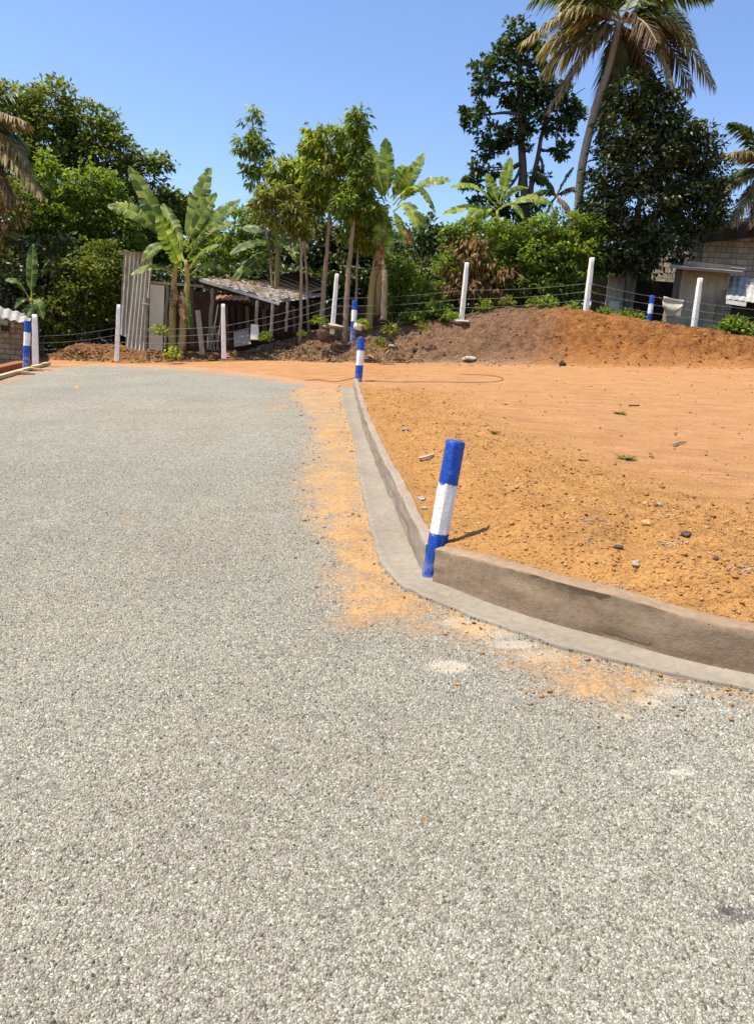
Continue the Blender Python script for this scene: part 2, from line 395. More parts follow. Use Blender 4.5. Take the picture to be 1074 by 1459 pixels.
def m_bollard():
    b = NB('bollard_paint'); co = b.coord(); sp = b.n('ShaderNodeSeparateXYZ'); b.l(co, sp.inputs[0])
    wob = b.noise(co, 14, 3, .6); z = b.math('ADD', sp.outputs[2], b.math('MULTIPLY', b.math('SUBTRACT', wob, .5), .045))
    white = b.math('MULTIPLY', b.ramp(z, [(.294, 0), (.298, 1)]), b.math('SUBTRACT', 1., b.ramp(z, [(.586, 0), (.590, 1)])))
    nn = b.noise(co, 7, 4, .65)
    blue = b.ramp(nn, [(.3, (.003, .045, .29)), (.7, (.005, .075, .43))]); wc = b.ramp(nn, [(.3, (.70, .69, .65)), (.7, (.84, .82, .76))])
    c = b.mix(white, blue, wc)
    chipn = b.noise(co, 33, 5, .8); chip = b.ramp(chipn, [(.61, 0), (.65, 1)]); c = b.mix(chip, c, (.36, .33, .29))
    low = b.math('MULTIPLY', b.math('SUBTRACT', 1., b.ramp(sp.outputs[2], [(.0, 0), (.16, 1)])), b.ramp(b.noise(co, 18, 4, .7), [(.42, 0), (.58, 1)]))
    c = b.mix(b.math('MULTIPLY', low, .75), c, (.42, .37, .30))
    return b.fin(c, .5, b.bump(b.math('ADD', b.noise(co, 11, 4, .7), b.math('MULTIPLY', chipn, .8)), .8, .012), .35)
def m_simple(name, c1, c2, scale=8, rough=.85, spec=.2, bump=.3, stretch=None, dark=None, metal=0):
    b = NB(name); co = b.coord()
    if stretch: mp = b.n('ShaderNodeMapping'); mp.inputs['Scale'].default_value = stretch; b.l(co, mp.inputs[0]); co = mp.outputs[0]
    n = b.noise(co, scale, 5, .7); c = b.ramp(n, [(.3, c1), (.7, c2)])
    if dark: c = b.mix(b.math('MULTIPLY', b.ramp(b.noise(co, scale*.45, 5, .75), [(.52, 0), (.64, 1)]), dark[0]), c, dark[1])
    r = b.attr('rnd'); c = b.mix(1, c, b.ramp(r, [(0, .85), (1, 1.12)]), 'MULTIPLY')
    return b.fin(c, rough, b.bump(n, bump, .02), spec, metal)
def m_blocks(name, c1, c2, mortar, bw=.40, bh=.20, stain=.5):
    b = NB(name); co = b.coord(); mp = b.n('ShaderNodeMapping'); mp.inputs['Rotation'].default_value = (radians(90), 0, 0)
    sp = b.n('ShaderNodeSeparateXYZ'); b.l(co, sp.inputs[0]); cb = b.n('ShaderNodeCombineXYZ'); b.l(b.math('ADD', sp.outputs[0], sp.outputs[1]), cb.inputs[0]); b.l(sp.outputs[2], cb.inputs[1])
    nz = b.noise(co, 6, 3, .6, 'Color'); va = b.n('ShaderNodeVectorMath', operation='SCALE'); va.inputs[3].default_value = .025; b.l(nz, va.inputs[0])
    vb = b.n('ShaderNodeVectorMath', operation='ADD'); b.l(cb.outputs[0], vb.inputs[0]); b.l(va.outputs[0], vb.inputs[1])
    br = b.n('ShaderNodeTexBrick'); b.l(vb.outputs[0], br.inputs['Vector']); br.inputs['Scale'].default_value = 1
    br.inputs['Brick Width'].default_value = bw; br.inputs['Row Height'].default_value = bh; br.inputs['Mortar Size'].default_value = .012; br.inputs['Mortar Smooth'].default_value = .4; br.inputs['Bias'].default_value = 0
    br.inputs['Color1'].default_value = (*c1, 1); br.inputs['Color2'].default_value = (*c2, 1); br.inputs['Mortar'].default_value = (*mortar, 1)
    n = b.noise(co, 3, 5, .7); n2 = b.noise(co, 30, 3, .7)
    c = b.mix(1, br.outputs[0], b.ramp(n2, [(.3, .8), (.7, 1.15)]), 'MULTIPLY')
    c = b.mix(b.math('MULTIPLY', b.ramp(n, [(.48, 0), (.65, 1)]), stain), c, (.09, .065, .045))
    h = b.math('SUBTRACT', b.math('MULTIPLY', n2, .4), b.math('MULTIPLY', br.outputs[1], 1.0))
    return b.fin(c, .93, b.bump(h, .8, .015), .1)
def m_leaf(name, stops, rough=.45, trans=.3, spec=.45, tcol=1.6):
    b = NB(name); r = b.attr('rnd'); c = b.ramp(r, stops)
    co = b.coord(); c = b.mix(1, c, b.ramp(b.noise(co, 1.1, 3, .6), [(.3, .78), (.7, 1.2)]), 'MULTIPLY')
    b.fin(c, rough, None, spec)
    tr = b.n('ShaderNodeBsdfTranslucent'); tc = b.mix(1, c, (tcol*1.05, tcol*1.1, tcol*.5), 'MULTIPLY'); b.l(tc, tr.inputs[0])
    ms = b.n('ShaderNodeMixShader'); ms.inputs[0].default_value = trans; b.l(b.b.outputs[0], ms.inputs[1]); b.l(tr.outputs[0], ms.inputs[2]); b.l(ms.outputs[0], b.out.inputs[0])
    return b.m
M = {}
M['ground'] = m_ground(); M['road'] = m_road(); M['bollard'] = m_bollard()
M['kerb'] = m_concrete('kerb_concrete', (.225, .19, .145), (.325, .275, .215), bumps=.5, dirt=(.45, (.45, .27, .13)))
M['kerbwet'] = m_concrete('fresh_plaster', (.215, .152, .095), (.30, .215, .135), bumps=.5, dirt=(.25, (.10, .075, .05)))
M['gutter'] = m_concrete('gutter_cement', (.225, .188, .138), (.285, .244, .186), scale=.7, bumps=.15)
M['whitepost'] = m_paintpost('white_paint'); M['whitepost2'] = m_paintpost('worn_white_paint', (.66, .62, .54), .9)
M['wire'] = m_simple('galvanised_wire', (.16, .15, .13), (.26, .24, .21), 8, .6, .4, 0)
M['cable'] = m_simple('black_cable', (.06, .04, .03), (.11, .07, .05), 8, .6, .3, 0)
M['wood'] = m_simple('weathered_wood', (.16, .13, .10), (.34, .29, .23), 6, .9, .1, .5, (8, 8, 1))
M['plank'] = m_simple('pale_plank', (.42, .31, .17), (.60, .47, .28), 6, .85, .15, .3, (6, 1.5, 6))
M['redkerb'] = m_simple('red_stained_concrete', (.20, .075, .035), (.34, .14, .06), 5, .9, .1, .4)
M['tin'] = m_simple('corrugated_tin', (.28, .26, .23), (.48, .45, .40), 4, .6, .35, .2, None, (.75, (.14, .11, .08)))
M['asb'] = m_simple('corrugated_cement_sheet', (.27, .24, .18), (.44, .40, .31), 3, .9, .1, .3, (3, 3, .8), (.75, (.13, .10, .04)))
M['rust'] = m_simple('rusty_tin', (.26, .09, .05), (.42, .20, .13), 6, .8, .2, .3)
M['door'] = m_simple('grey_white_door_paint', (.50, .45, .38), (.62, .57, .49), 2, .7, .2, .1)
M['darkwall'] = m_simple('dark_mud_wall', (.025, .015, .010), (.055, .034, .022), 3, .95, .05, .5)  # very dark brown mud for the shed walls
M['dark'] = m_simple('dark_timber_and_hole_shade', (.022, .017, .013), (.05, .037, .026), 5, .9, .1, .4)
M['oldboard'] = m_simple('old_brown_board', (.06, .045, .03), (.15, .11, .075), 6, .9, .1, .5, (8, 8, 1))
M['bark'] = m_simple('grey_bark', (.20, .145, .09), (.42, .33, .22), 9, .95, .1, .8, (1, 1, .35), (.5, (.08, .06, .04)))
M['darkbark'] = m_simple('dark_bark', (.07, .055, .04), (.15, .12, .09), 9, .95, .1, .6, (1, 1, .35))
M['palmbark'] = m_simple('ringed_palm_bark', (.26, .21, .15), (.46, .40, .30), 7, .9, .1, .8, (.8, .8, 7))
M['banstem'] = m_simple('banana_stem', (.20, .17, .05), (.42, .30, .12), 5, .75, .2, .3, (1, 1, .4), (.6, (.16, .085, .035)))
M['drybrown'] = m_leaf('dry_leaves', [(0, (.10, .05, .022)), (.5, (.24, .13, .055)), (1, (.40, .26, .13))], .8, .2, .1, 1.)
M['blocks'] = m_blocks('cement_blocks', (.50, .41, .30), (.33, .26, .19), (.14, .11, .08), .36, .19)
M['bricks'] = m_blocks('rough_bricks', (.36, .27, .18), (.24, .17, .11), (.13, .10, .075), .26, .13, .6)
M['tank'] = m_concrete('stained_concrete', (.27, .215, .145), (.42, .34, .24), True, .8, .4)
M['tankroof'] = m_concrete('roof_slab_concrete', (.16, .13, .10), (.30, .26, .21), False, .8, .5)
M['pier'] = m_concrete('mossy_pillar_concrete', (.16, .16, .12), (.34, .32, .27), True, 1., .4)
M['cloth'] = m_simple('beige_cloth', (.36, .30, .21), (.52, .45, .34), 6, .95, .05, .3)
M['board'] = m_simple('brown_board', (.22, .16, .11), (.34, .26, .19), 3, .85, .1, .2)
M['stone'] = m_simple('pale_stone', (.26, .20, .13), (.44, .35, .25), 12, .9, .1, .5)
M['darkstone'] = m_simple('dark_stone', (.05, .035, .03), (.13, .09, .07), 20, .8, .2, .5)
M['yellowrock'] = m_simple('yellow_rock', (.40, .24, .07), (.60, .40, .14), 20, .9, .1, .5)
M['chips'] = m_simple('loose_chippings', (.16, .14, .11), (.40, .36, .29), 60, .85, .2, .5)
M['husk'] = m_simple('coconut_husk', (.06, .03, .025), (.14, .07, .05), 14, .95, .05, .6)
M['pot'] = m_simple('pale_pot', (.5, .48, .42), (.7, .68, .62), 8, .7, .2, .1)
M['cementpad'] = m_concrete('cement_pad', (.32, .27, .21), (.46, .41, .34), bumps=.5)
M['rag'] = m_simple('grey_white_rag', (.20, .17, .15), (.44, .38, .34), 18, .9, .1, .5)

G = lambda *c: c
M['leaf_dark'] = m_leaf('dark_green_leaves', [(0, (.014, .022, .007)), (.4, (.028, .045, .011)), (.82, (.08, .095, .025)), (1, (.36, .34, .19))], .45, .2, .4)  # palest tone paints highlights into some of the leaves
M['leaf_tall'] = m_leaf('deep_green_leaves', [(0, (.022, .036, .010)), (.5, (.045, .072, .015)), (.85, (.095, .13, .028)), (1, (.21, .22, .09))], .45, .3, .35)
M['leaf_olive'] = m_leaf('olive_leaves', [(0, (.045, .055, .010)), (.4, (.10, .125, .018)), (.8, (.18, .20, .035)), (1, (.33, .31, .10))], .52, .4, .25)
M['leaf_mid'] = m_leaf('mid_green_leaves', [(0, (.05, .075, .011)), (.4, (.105, .15, .018)), (.8, (.20, .26, .035)), (1, (.38, .40, .11))], .5, .45, .25)
M['leaf_yel'] = m_leaf('yellow_green_leaves', [(0, (.08, .10, .012)), (.4, (.17, .21, .022)), (.8, (.32, .35, .04)), (1, (.52, .50, .12))], .5, .48, .25)
M['leaf_brown'] = m_leaf('browning_leaves', [(0, (.07, .065, .015)), (.35, (.14, .15, .025)), (.68, (.24, .26, .04)), (.88, (.30, .22, .08)), (1, (.46, .42, .15))], .6, .42, .2)
M['banana'] = m_leaf('banana_blade', [(0, (.03, .055, .010)), (.35, (.09, .14, .020)), (.7, (.20, .26, .04)), (1, (.42, .42, .13))], .48, .42, .3, 1.9)
M['bananabr'] = m_leaf('bright_banana_blade', [(0, (.05, .09, .012)), (.35, (.14, .20, .025)), (.7, (.28, .34, .045)), (1, (.50, .50, .13))], .48, .48, .3, 1.9)
M['bananadk'] = m_leaf('dark_banana_blade', [(0, (.02, .04, .009)), (.5, (.07, .11, .020)), (.85, (.16, .22, .04)), (1, (.32, .34, .12))], .48, .38, .3, 1.8)
M['frond'] = m_leaf('green_frond', [(0, (.025, .05, .012)), (.5, (.07, .11, .022)), (1, (.20, .22, .06))], .42, .3, .5)
M['frondy'] = m_leaf('yellow_frond', [(0, (.14, .10, .03)), (.5, (.30, .225, .085)), (1, (.50, .40, .20))], .5, .35, .3, 1.2)
M['frondd'] = m_leaf('dry_frond', [(0, (.06, .035, .02)), (.5, (.17, .10, .05)), (1, (.34, .25, .15))], .7, .2, .2, 1.)

# ------------------------------------------------------------------ ground, road
def fan(srange, yrange):
    Sg, Yg = np.meshgrid(srange, yrange); X = Sg*(Yg+1.6); return X, Yg
def gridfaces(ny, nx, mask=None):
    i = np.arange(ny*nx).reshape(ny, nx)
    f = np.stack([i[:-1, :-1], i[:-1, 1:], i[1:, 1:], i[1:, :-1]], -1).reshape(-1, 4)
    if mask is not None: f = f[mask.reshape(-1)]
    return f
sr = np.concatenate([np.linspace(-6, -.8, 40)[:-1], np.linspace(-.8, .62, 620), np.linspace(.62, 1.7, 110)[1:], np.linspace(1.7, 6, 30)[1:]])
yr = [-6, -4, -2, -.5, .6, 1.2]
y = 1.5
while y < 26: yr.append(y); y += max(.016, .0042*y) if y < 17 or y > 23 else .032
while y < 700: yr.append(y); y *= 1.10
yr = np.array(yr)
X, Y = fan(sr, yr); Z = H(X, Y)
# soil colours
def tint(X, Y, Z):
    pxc = np.clip(CX+F*X/(np.maximum(Y, 8)*cos(TH)+.3), -400, 1500)
    yb = np.interp(pxc, BPX, BYb); yc = np.interp(pxc, BPX, BYc)
    n = fbm(X, Y, .5, 3, 41); n2 = fbm(X, Y, 2.2, 3, 42)
    plain = np.array([.475, .248, .105]); red = np.array([.44, .20, .072]); yel = np.array([.44, .226, .072]); brown = np.array([.40, .235, .135]); oran = np.array([.58, .25, .078])
    d, s, tt = poly_sd(X, Y, K); inf = s > 0
    c = np.ones(X.shape+(1,))*plain
    def mx(c, t, w_): return c*(1-w_[..., None])+t*w_[..., None]
    c = mx(c, red, sm(.0, .5, n)*.5)
    rb, rs_, _ = poly_sd(X, Y, RB)
    c = mx(c, yel, np.where(inf, sm(-1.4, 1.0, -rb*rs_+.7*n2), .6*(1-sm(9, 13, Y)))*(1-sm(11, 15, Y)))
    rbank = sm(-.25, .25, Y-yb+.25*n2)
    bcol = np.ones(X.shape+(1,))*brown; wr = sm(720, 830, pxc+60*n2-90*sm(.0, 1, (Y-yb)/(yc-yb)-.55)); bcol = mx(bcol, oran, wr)
    wl = 1-sm(330, 380, pxc); bcol = mx(bcol, np.array([.46, .22, .08]), wl)
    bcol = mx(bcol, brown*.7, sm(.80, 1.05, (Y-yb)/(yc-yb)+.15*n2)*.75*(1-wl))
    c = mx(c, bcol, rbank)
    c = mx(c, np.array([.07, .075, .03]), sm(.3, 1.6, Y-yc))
    return np.clip(c, 0, 1)
def col4(c): return np.concatenate([c, np.ones(c.shape[:-1]+(1,))], -1).reshape(-1, 4)
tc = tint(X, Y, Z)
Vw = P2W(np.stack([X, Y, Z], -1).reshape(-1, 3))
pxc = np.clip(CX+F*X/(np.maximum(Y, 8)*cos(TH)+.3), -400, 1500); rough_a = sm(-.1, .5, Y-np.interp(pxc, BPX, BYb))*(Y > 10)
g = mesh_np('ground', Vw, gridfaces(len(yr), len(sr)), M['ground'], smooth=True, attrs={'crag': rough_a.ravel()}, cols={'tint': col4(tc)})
tag(g, kind='structure')

yr2 = yr[yr < 20]; sr2 = sr
X, Y = fan(sr2, yr2); ins = inside(X, Y, road_poly)
d, s, tt = poly_sd(X, Y, GOp)
near = d < .12
ok = ins | (near & (Y < 14))
fm = ok[:-1, :-1] & ok[:-1, 1:] & ok[1:, 1:] & ok[1:, :-1]
Z = 0.004*fbm(X, Y, 1.2, 2, 5) + .0
DP = [(470, 540), (438, 546), (415, 560), (445, 600), (442, 640), (425, 690), (440, 740), (462, 790), (478, 850), (500, 895), (550, 900), (610, 915), (690, 950), (780, 990), (850, 1010), (960, 1000), (1074, 1004), (1300, 1060)]
DPp = [gp(*p)[:2] for p in DP]
def cover(X, Y):
    dd, ss, ttd = poly_sd(X, Y, DPp)
    sdd = dd*ss           # >0 on kerb side
    amp = np.interp(ttd, [0, 3, 9, 10.5, 12, 14, 15, 17], [.95, .8, .95, .72, .55, .85, .62, .6])
    dust = amp*sm(-.42, .24, sdd)
    de, _, _ = poly_sd(X, Y, far_edge)
    dust = np.maximum(dust, 1-sm(.0, 1.3, de))
    pale = np.zeros_like(X); tar = np.zeros_like(X)
    def patch(arr, px, py, rx, ry, a):
        c = gp(px, py); e1 = gp(px+rx, py)-c; e2 = gp(px, py+ry)-c
        u = (X-c[0])/abs(e1[0]); v = (Y-c[1])/abs(e2[1]); return np.maximum(arr, a*(1-sm(.2, 1.1, np.hypot(u, v))))
    for p in [(185, 740, 45, 18, .55), (605, 1170, 16, 10, .85), (545, 1137, 8, 6, .9), (850, 985, 60, 25, .95), (545, 870, 60, 22, 1.0), (1040, 1110, 70, 12, .5), (470, 620, 40, 30, .9), (420, 740, 50, 30, .42), (395, 580, 40, 18, .5), (740, 948, 90, 20, .6), (180, 1350, 20, 10, .4)]: dust = patch(dust, *p)
    for p in [(640, 950, 62, 20, .82), (655, 887, 60, 16, .85), (730, 918, 70, 16, .85), (925, 1000, 40, 12, .95), (885, 1020, 24, 9, .9), (970, 1100, 50, 10, .9), (1040, 1125, 40, 14, .6), (950, 985, 60, 16, .8), (840, 1103, 22, 9, .65), (700, 900, 80, 22, .8), (770, 935, 80, 20, .75), (1010, 1010, 60, 14, .6), (400, 735, 30, 10, .5), (980, 1090, 120, 40, .4)]: pale = patch(pale, *p)
    for p in [(1040, 1300, 60, 22, .95), (990, 1265, 40, 14, .6), (270, 1075, 22, 10, .7), (330, 1080, 30, 10, .7), (480, 1340, 40, 40, .5), (1050, 1420, 40, 30, .5), (470, 1090, 16, 7, .7)]: tar = patch(tar, *p)
    return dust, pale, tar, de
dust, pale, tar, de = cover(X, Y)
tc = np.ones(X.shape+(1,))*np.array([.46, .258, .10]); f_ = (1-sm(.2, 2.2, de))[..., None]; tc = tc*(1-f_)+np.array([.46, .222, .098])*f_
gd, gs, _ = poly_sd(X, Y, GOp); gm = sm(.03, .16, np.where(ins, gd, 0))
Z = Z-.04*(1-sm(-.10, -.035, np.where(ins, gd, -gd)))+gm*.014*sm(.55, 1.05, dust+.45*fbm(X, Y, 3, 4, 88))+gm*.006*np.clip(dust-.4, 0, 1)*fbm(X, Y, 14, 3, 89)
rd = mesh_np('road', P2W(np.stack([X, Y, Z], -1).reshape(-1, 3)), gridfaces(len(yr2), len(sr2), fm), M['road'], smooth=True,
             attrs={'dust': dust.ravel(), 'pale': pale.ravel(), 'tar': tar.ravel()}, cols={'tint': col4(tc)})
tag(rd, kind='structure')

# ------------------------------------------------------------------ kerbs and gutter
def resample(pts, step):
    pts = np.array(pts, float); seg = np.hypot(*(np.diff(pts, axis=0).T)); L = np.concatenate([[0], np.cumsum(seg)])
    n = int(L[-1]/step)+1; q = np.linspace(0, L[-1], n)
    out = np.stack([np.interp(q, L, pts[:, 0]), np.interp(q, L, pts[:, 1])], -1)
    k = max(1, int(.18/step)); pad = np.vstack([2*out[0]-out[k:0:-1], out, 2*out[-1]-out[-2:-k-2:-1]])
    ker = np.ones(2*k+1)/(2*k+1); o2 = np.stack([np.convolve(pad[:, 0], ker, 'valid'), np.convolve(pad[:, 1], ker, 'valid')], -1)
    return o2
def kerb(name, label, pts, hfun, th, mat, seed):
    c = resample(pts, .03); n = len(c); T = np.gradient(c, axis=0); T /= np.linalg.norm(T, axis=1)[:, None]; N = np.stack([-T[:, 1], T[:, 0]], -1)
    q = np.linspace(0, 1, n); h = hfun(q)
    prof = [(-.004, -.06)] + [(.0+.012*t, t) for t in np.linspace(.0, .93, 10)] + [(.014, .975), (.020, .992), (.029, 1.0), (.35, 1.006), (.7, 1.0), (.985, .99), (1.0, .96), (1.0, -.2)]
    V = []
    s_ = np.cumsum(np.r_[0, np.linalg.norm(np.diff(c, axis=0), axis=1)])
    for j, (o, z) in enumerate(prof):
        off = o*th if o > .03 else o; zz = z*h if z > 0 else np.full(n, z)
        nz = fbm(s_, np.full(n, j*.13), 3.5, 3, seed)*.011+fbm(s_, np.full(n, j*.35), 18, 2, seed+1)*.005
        nzz = fbm(s_, np.full(n, 3.+j*.02), 5, 5, seed+2)*(.016 if z > .9 else 0)
        V.append(np.stack([c[:, 0]+N[:, 0]*(off+nz), c[:, 1]+N[:, 1]*(off+nz), zz+nzz], -1))
    V = np.stack(V, 1); k = len(prof); idx = np.arange(n*k).reshape(n, k)
    f = np.stack([idx[:-1, :-1], idx[1:, :-1], idx[1:, 1:], idx[:-1, 1:]], -1).reshape(-1, 4).tolist()
    f.append(idx[0, :].tolist()); f.append(idx[-1, ::-1].tolist())
    o = mesh_np(name, P2W(V.reshape(-1, 3)), f, mat, smooth=False)
    smooth_by_angle(o, 50); tag(o, label, 'kerb'); return o
kerb('kerb', 'long grey concrete kerb wall running back beside the cement gutter to the far bollard', KLp, lambda q: np.interp(q, [0, .6, 1], [.17, .20, .205]), .08, M['kerb'], 50)
kr = [KRp[0]+np.array([.012, -.0])] + KRp[1:]
kerb('kerb', 'dark freshly plastered kerb wall curving to the right from the near blue and white bollard', kr, lambda q: np.interp(q/LFR, [0, .1, .35, .6, 1], [.205, .235, .235, .2, .19]), .105, M['kerbwet'], 60)
# gutter strip between the kerb foot and its outer edge
ci = resample(K, .03); co_ = resample(GOp, .03); n = 1100
ci = np.stack([np.interp(np.linspace(0, 1, n), np.linspace(0, 1, len(ci)), ci[:, k]) for k in (0, 1)], -1)
# match stations by nearest point on the outer edge
co_d = np.stack([np.interp(np.linspace(0, 1, 3000), np.linspace(0, 1, len(co_)), co_[:, k]) for k in (0, 1)], -1)
def stations(line):
    L = np.r_[0, np.cumsum(np.linalg.norm(np.diff(line, axis=0), axis=1))]; return L
Kd = np.array(K); Gd = np.array(GOp)
def split(line, pivot):
    i = np.argmin(np.hypot(line[:, 0]-pivot[0], line[:, 1]-pivot[1])); return i
ip = split(ci, KLp[-1]); io = split(co_d, gp(560, 828)[:2])
def rs(line, n): q = np.linspace(0, len(line)-1, n); return np.stack([np.interp(q, np.arange(len(line)), line[:, k]) for k in (0, 1)], -1)
inn = np.vstack([rs(ci[:ip+1], 300), rs(ci[ip:], 420)[1:]]); out = np.vstack([rs(co_d[:io+1], 300), rs(co_d[io:], 420)[1:]])
n = len(inn); L = np.r_[0, np.cumsum(np.linalg.norm(np.diff(inn, axis=0), axis=1))]
rows = []
for j, t in enumerate([-.12, 0, .15, .35, .6, .85, .97, 1.0, 1.02]):
    z = .022-.012*sin(pi*min(max(t, 0), 1)); z = -.05 if t > 1.01 else z-.012*(t > .98)
    wob = (fbm(L, L*0+1, 2.5, 2, 71)*.02+fbm(L, L*0+2, 14, 3, 70)*.016) if t > .9 else 0
    p = inn*(1-t)+out*t; dirn = (out-inn); dirn = dirn/np.linalg.norm(dirn, axis=1)[:, None]
    p = p+dirn*np.reshape(wob, (-1, 1)) if t > .9 else p
    rows.append(np.column_stack([p, np.full(n, z)+fbm(L, L*0+j, 3, 2, 75)*.003]))
V = np.stack(rows, 1); k = V.shape[1]; idx = np.arange(n*k).reshape(n, k)
f = np.stack([idx[:-1, :-1], idx[:-1, 1:], idx[1:, 1:], idx[1:, :-1]], -1).reshape(-1, 4)
gu = mesh_np('gutter', P2W(V.reshape(-1, 3)), f, M['gutter'], smooth=True)
tag(gu, 'smooth pale grey cement gutter along the foot of both kerb walls', 'gutter')

# ------------------------------------------------------------------ bollards
def orient(base, top):
    z = Vector(top)-Vector(base); L = z.length; z.normalize(); x = Vector((1, 0, 0)); x = (x-z*x.dot(z)).normalized(); y_ = z.cross(x)
    return Matrix((x, y_, z)).transposed(), L
def prism_mesh(name, nsd, r, h, mat, rtop=None, rot=0, seg=26, jit=.0012, bev=.006):
    rtop = rtop or r; mb = MB(); V = []
    per = nsd*4
    zs = [-.25]+list(np.linspace(0, h-bev, seg))+[h-bev*.3, h]
    for i, z in enumerate(zs):
        rr = r+(rtop-r)*max(z, 0)/h-(0 if i < len(zs)-2 else (bev*.35 if i == len(zs)-2 else bev))
        for j in range(per):
            a = 2*pi*j/per+rot; m = ((a-rot+pi/nsd) % (2*pi/nsd))-pi/nsd
            q = rr*cos(pi/nsd)/cos(pi/nsd-abs(m)) if False else rr/max(cos(m), .001)*cos(pi/nsd)
            q = .85*q+.15*rr
            q += jit*(random.random()-.5)*2
            V.append((q*cos(a), q*sin(a), z))
    n = len(zs); Fc = [(i*per+j, i*per+(j+1) % per, (i+1)*per+(j+1) % per, (i+1)*per+j) for i in range(n-1) for j in range(per)]
    Fc.append(tuple((n-1)*per+j for j in range(per)))
    mb.add(V, Fc); o = mb.build(name, mat); smooth_by_angle(o, 38); return o
bol = prism_mesh('bollard', 8, .055, .84, M['bollard'], .053, rot=.2)
def place(o, base, top, h):
    Rm, L = orient(base, top); s_ = L/h
    o.matrix_world = Matrix.Translation(Vector(base)) @ Rm.to_4x4() @ Matrix.Diagonal((1, 1, s_, 1)).to_4x4()
    return o
def vert_top(px0, py0, Y0, px1, py1):
    """world points for an upright whose foot and head are seen at two pixels"""
    b_ = np.array(at(px0, py0, Y0)); c = np.array(CAMW); d = RN @ raydir(px1, py1)
    # point on the head ray closest to the vertical plane facing the camera through the foot
    nrm = np.array([b_[0]-c[0], b_[1]-c[1], 0]); nrm /= np.linalg.norm(nrm)
    t = nrm.dot(b_-c)/nrm.dot(d); return b_, c+d*t
bg_ = 'blue and white banded bollards along the road'
specs = [(613, 829, 640, 628, None, 'near blue and white octagonal bollard leaning at the corner of the two kerb walls', 1.0),
         (510.5, 542, 515, 481, None, 'blue and white bollard at the far end of the long grey kerb', .95),
         (503, 474, 505.5, 428, None, 'small blue and white bollard on the brown bank beside the green pot plant', .95),
         (38, 512, 40, 457, None, 'blue and white bollard by the rough brick wall at the left edge', .95),
         (923, 461, 929, 421, None, 'blue and white bollard on the orange bank below the big dark tree', .95)]
for i, (x0, y0, x1, y1, Yf, lab, rs_) in enumerate(specs):
    if i == 0: Y0 = gp(613, 829)[1]+.055; x1 = 649
    elif i == 1: Y0 = gp(510.5, 545)[1]
    elif i == 2: Y0 = 20.2
    elif i == 3: Y0 = 17.6
    else: Y0 = 21.6
    b_, t_ = vert_top(x0, y0, Y0, x1, y1)
    if i == 0: t_ = t_+(t_-b_)*0
    o = bol if i == 0 else bol.copy()
    if i: COL.objects.link(o)
    place(o, b_, t_, .84)
    if i: o.scale.x *= (.075 if i < 4 else .07)/.055; o.scale.y = o.scale.x
    tag(o, lab, 'bollard', bg_)

# ------------------------------------------------------------------ fence posts and barbed wire
post = prism_mesh('fence_post', 4, .078, 1.5, M['whitepost'], .062, rot=.3, seg=14, jit=.004, bev=.02)
pspec = [(51, 513, 50, 448, 18.4, 'worn white concrete post just right of the left-edge bollard', 1, 1.25), (167, 503, 169.5, 434, 20.0, 'white concrete fence post in front of the leaning corrugated sheets', 0, 1),
         (319, 500, 318, 433, 20.4, 'white concrete fence post in front of the dark shed wall', 0, 1), (474, 464, 480, 390, 21.6, 'white concrete fence post with a cement foot between slim tree trunks', 0, 1),
         (657, 457, 665, 374, 21.8, 'white concrete fence post with a cement foot before the brown vine thicket', 0, 1.05), (834, 444, 843, 367, 21.2, 'white concrete fence post on the bank left of the grey metal door', 0, 1.1), (987, 471, 997, 396, 20.8, 'white concrete fence post standing before the stained concrete tank', 0, 1.1)]
PW_ = []
for i, (x0, y0, x1, y1, Y0, lab, mt, sc_) in enumerate(pspec):
    b_, t_ = vert_top(x0, y0, Y0, x1, y1); o = post if i == 0 else post.copy()
    if i: COL.objects.link(o)
    if mt and i == 0:
        pass
    place(o, b_, t_, 1.5); o.scale.x *= sc_; o.scale.y *= sc_
    tag(o, lab, 'fence post', 'white concrete fence posts'); PW_.append((np.array(b_), np.array(t_)))
pe = vert_top(1190, 490, 20.5, 1204, 412); PW_.append((np.array(pe[0]), np.array(pe[1])))
for k_, (fr, lab) in enumerate([(.52, 'topmost strand of barbed wire strung along the white posts'), (.37, 'middle strand of barbed wire strung along the white posts'), (.22, 'lowest strand of barbed wire strung along the white posts')]):
    mb = MB()
    for (b0, t0), (b1, t1) in zip(PW_[:-1], PW_[1:]):
        p0 = b0+(t0-b0)*fr+np.array([0, -.09, 0]); p1 = b1+(t1-b1)*fr+np.array([0, -.09, 0])
        q = np.linspace(0, 1, 14)[:, None]; pts = p0*(1-q)+p1*q; pts[:, 2] -= .05*np.sin(pi*q[:, 0])
        mb.tube(pts, .0034, 4, r=.5)
        L = np.linalg.norm(p1-p0); nb = int(L/.14)
        for j in range(1, nb):
            t = j/nb; p = p0*(1-t)+p1*t; p[2] -= .05*sin(pi*t); a = rng.normal(size=3)*.022; mb.tube([p-a, p+a], .003, 3, False, r=.5)
    o = mb.build('barbed_wire', M['wire'], origin=PW_[0][0]); tag(o, lab, 'barbed wire', 'strands of barbed wire')
# cement feet of two posts
for px_, py_, Y_, lab in [(476, 464, 21.4, 'splash of white cement round the foot of the post among the slim trunks'), (657, 458, 21.6, 'splash of white cement round the foot of the post before the vine thicket')]:
    mb = MB(); c = at(px_, py_, Y_); mb.blob(c+np.array([0, 0, -.02]), (.42, .26, .07), 2, rough=.35); tag(mb.build('cement_foot', M['cementpad'], origin=c), lab, 'cement', 'cement feet of fence posts')

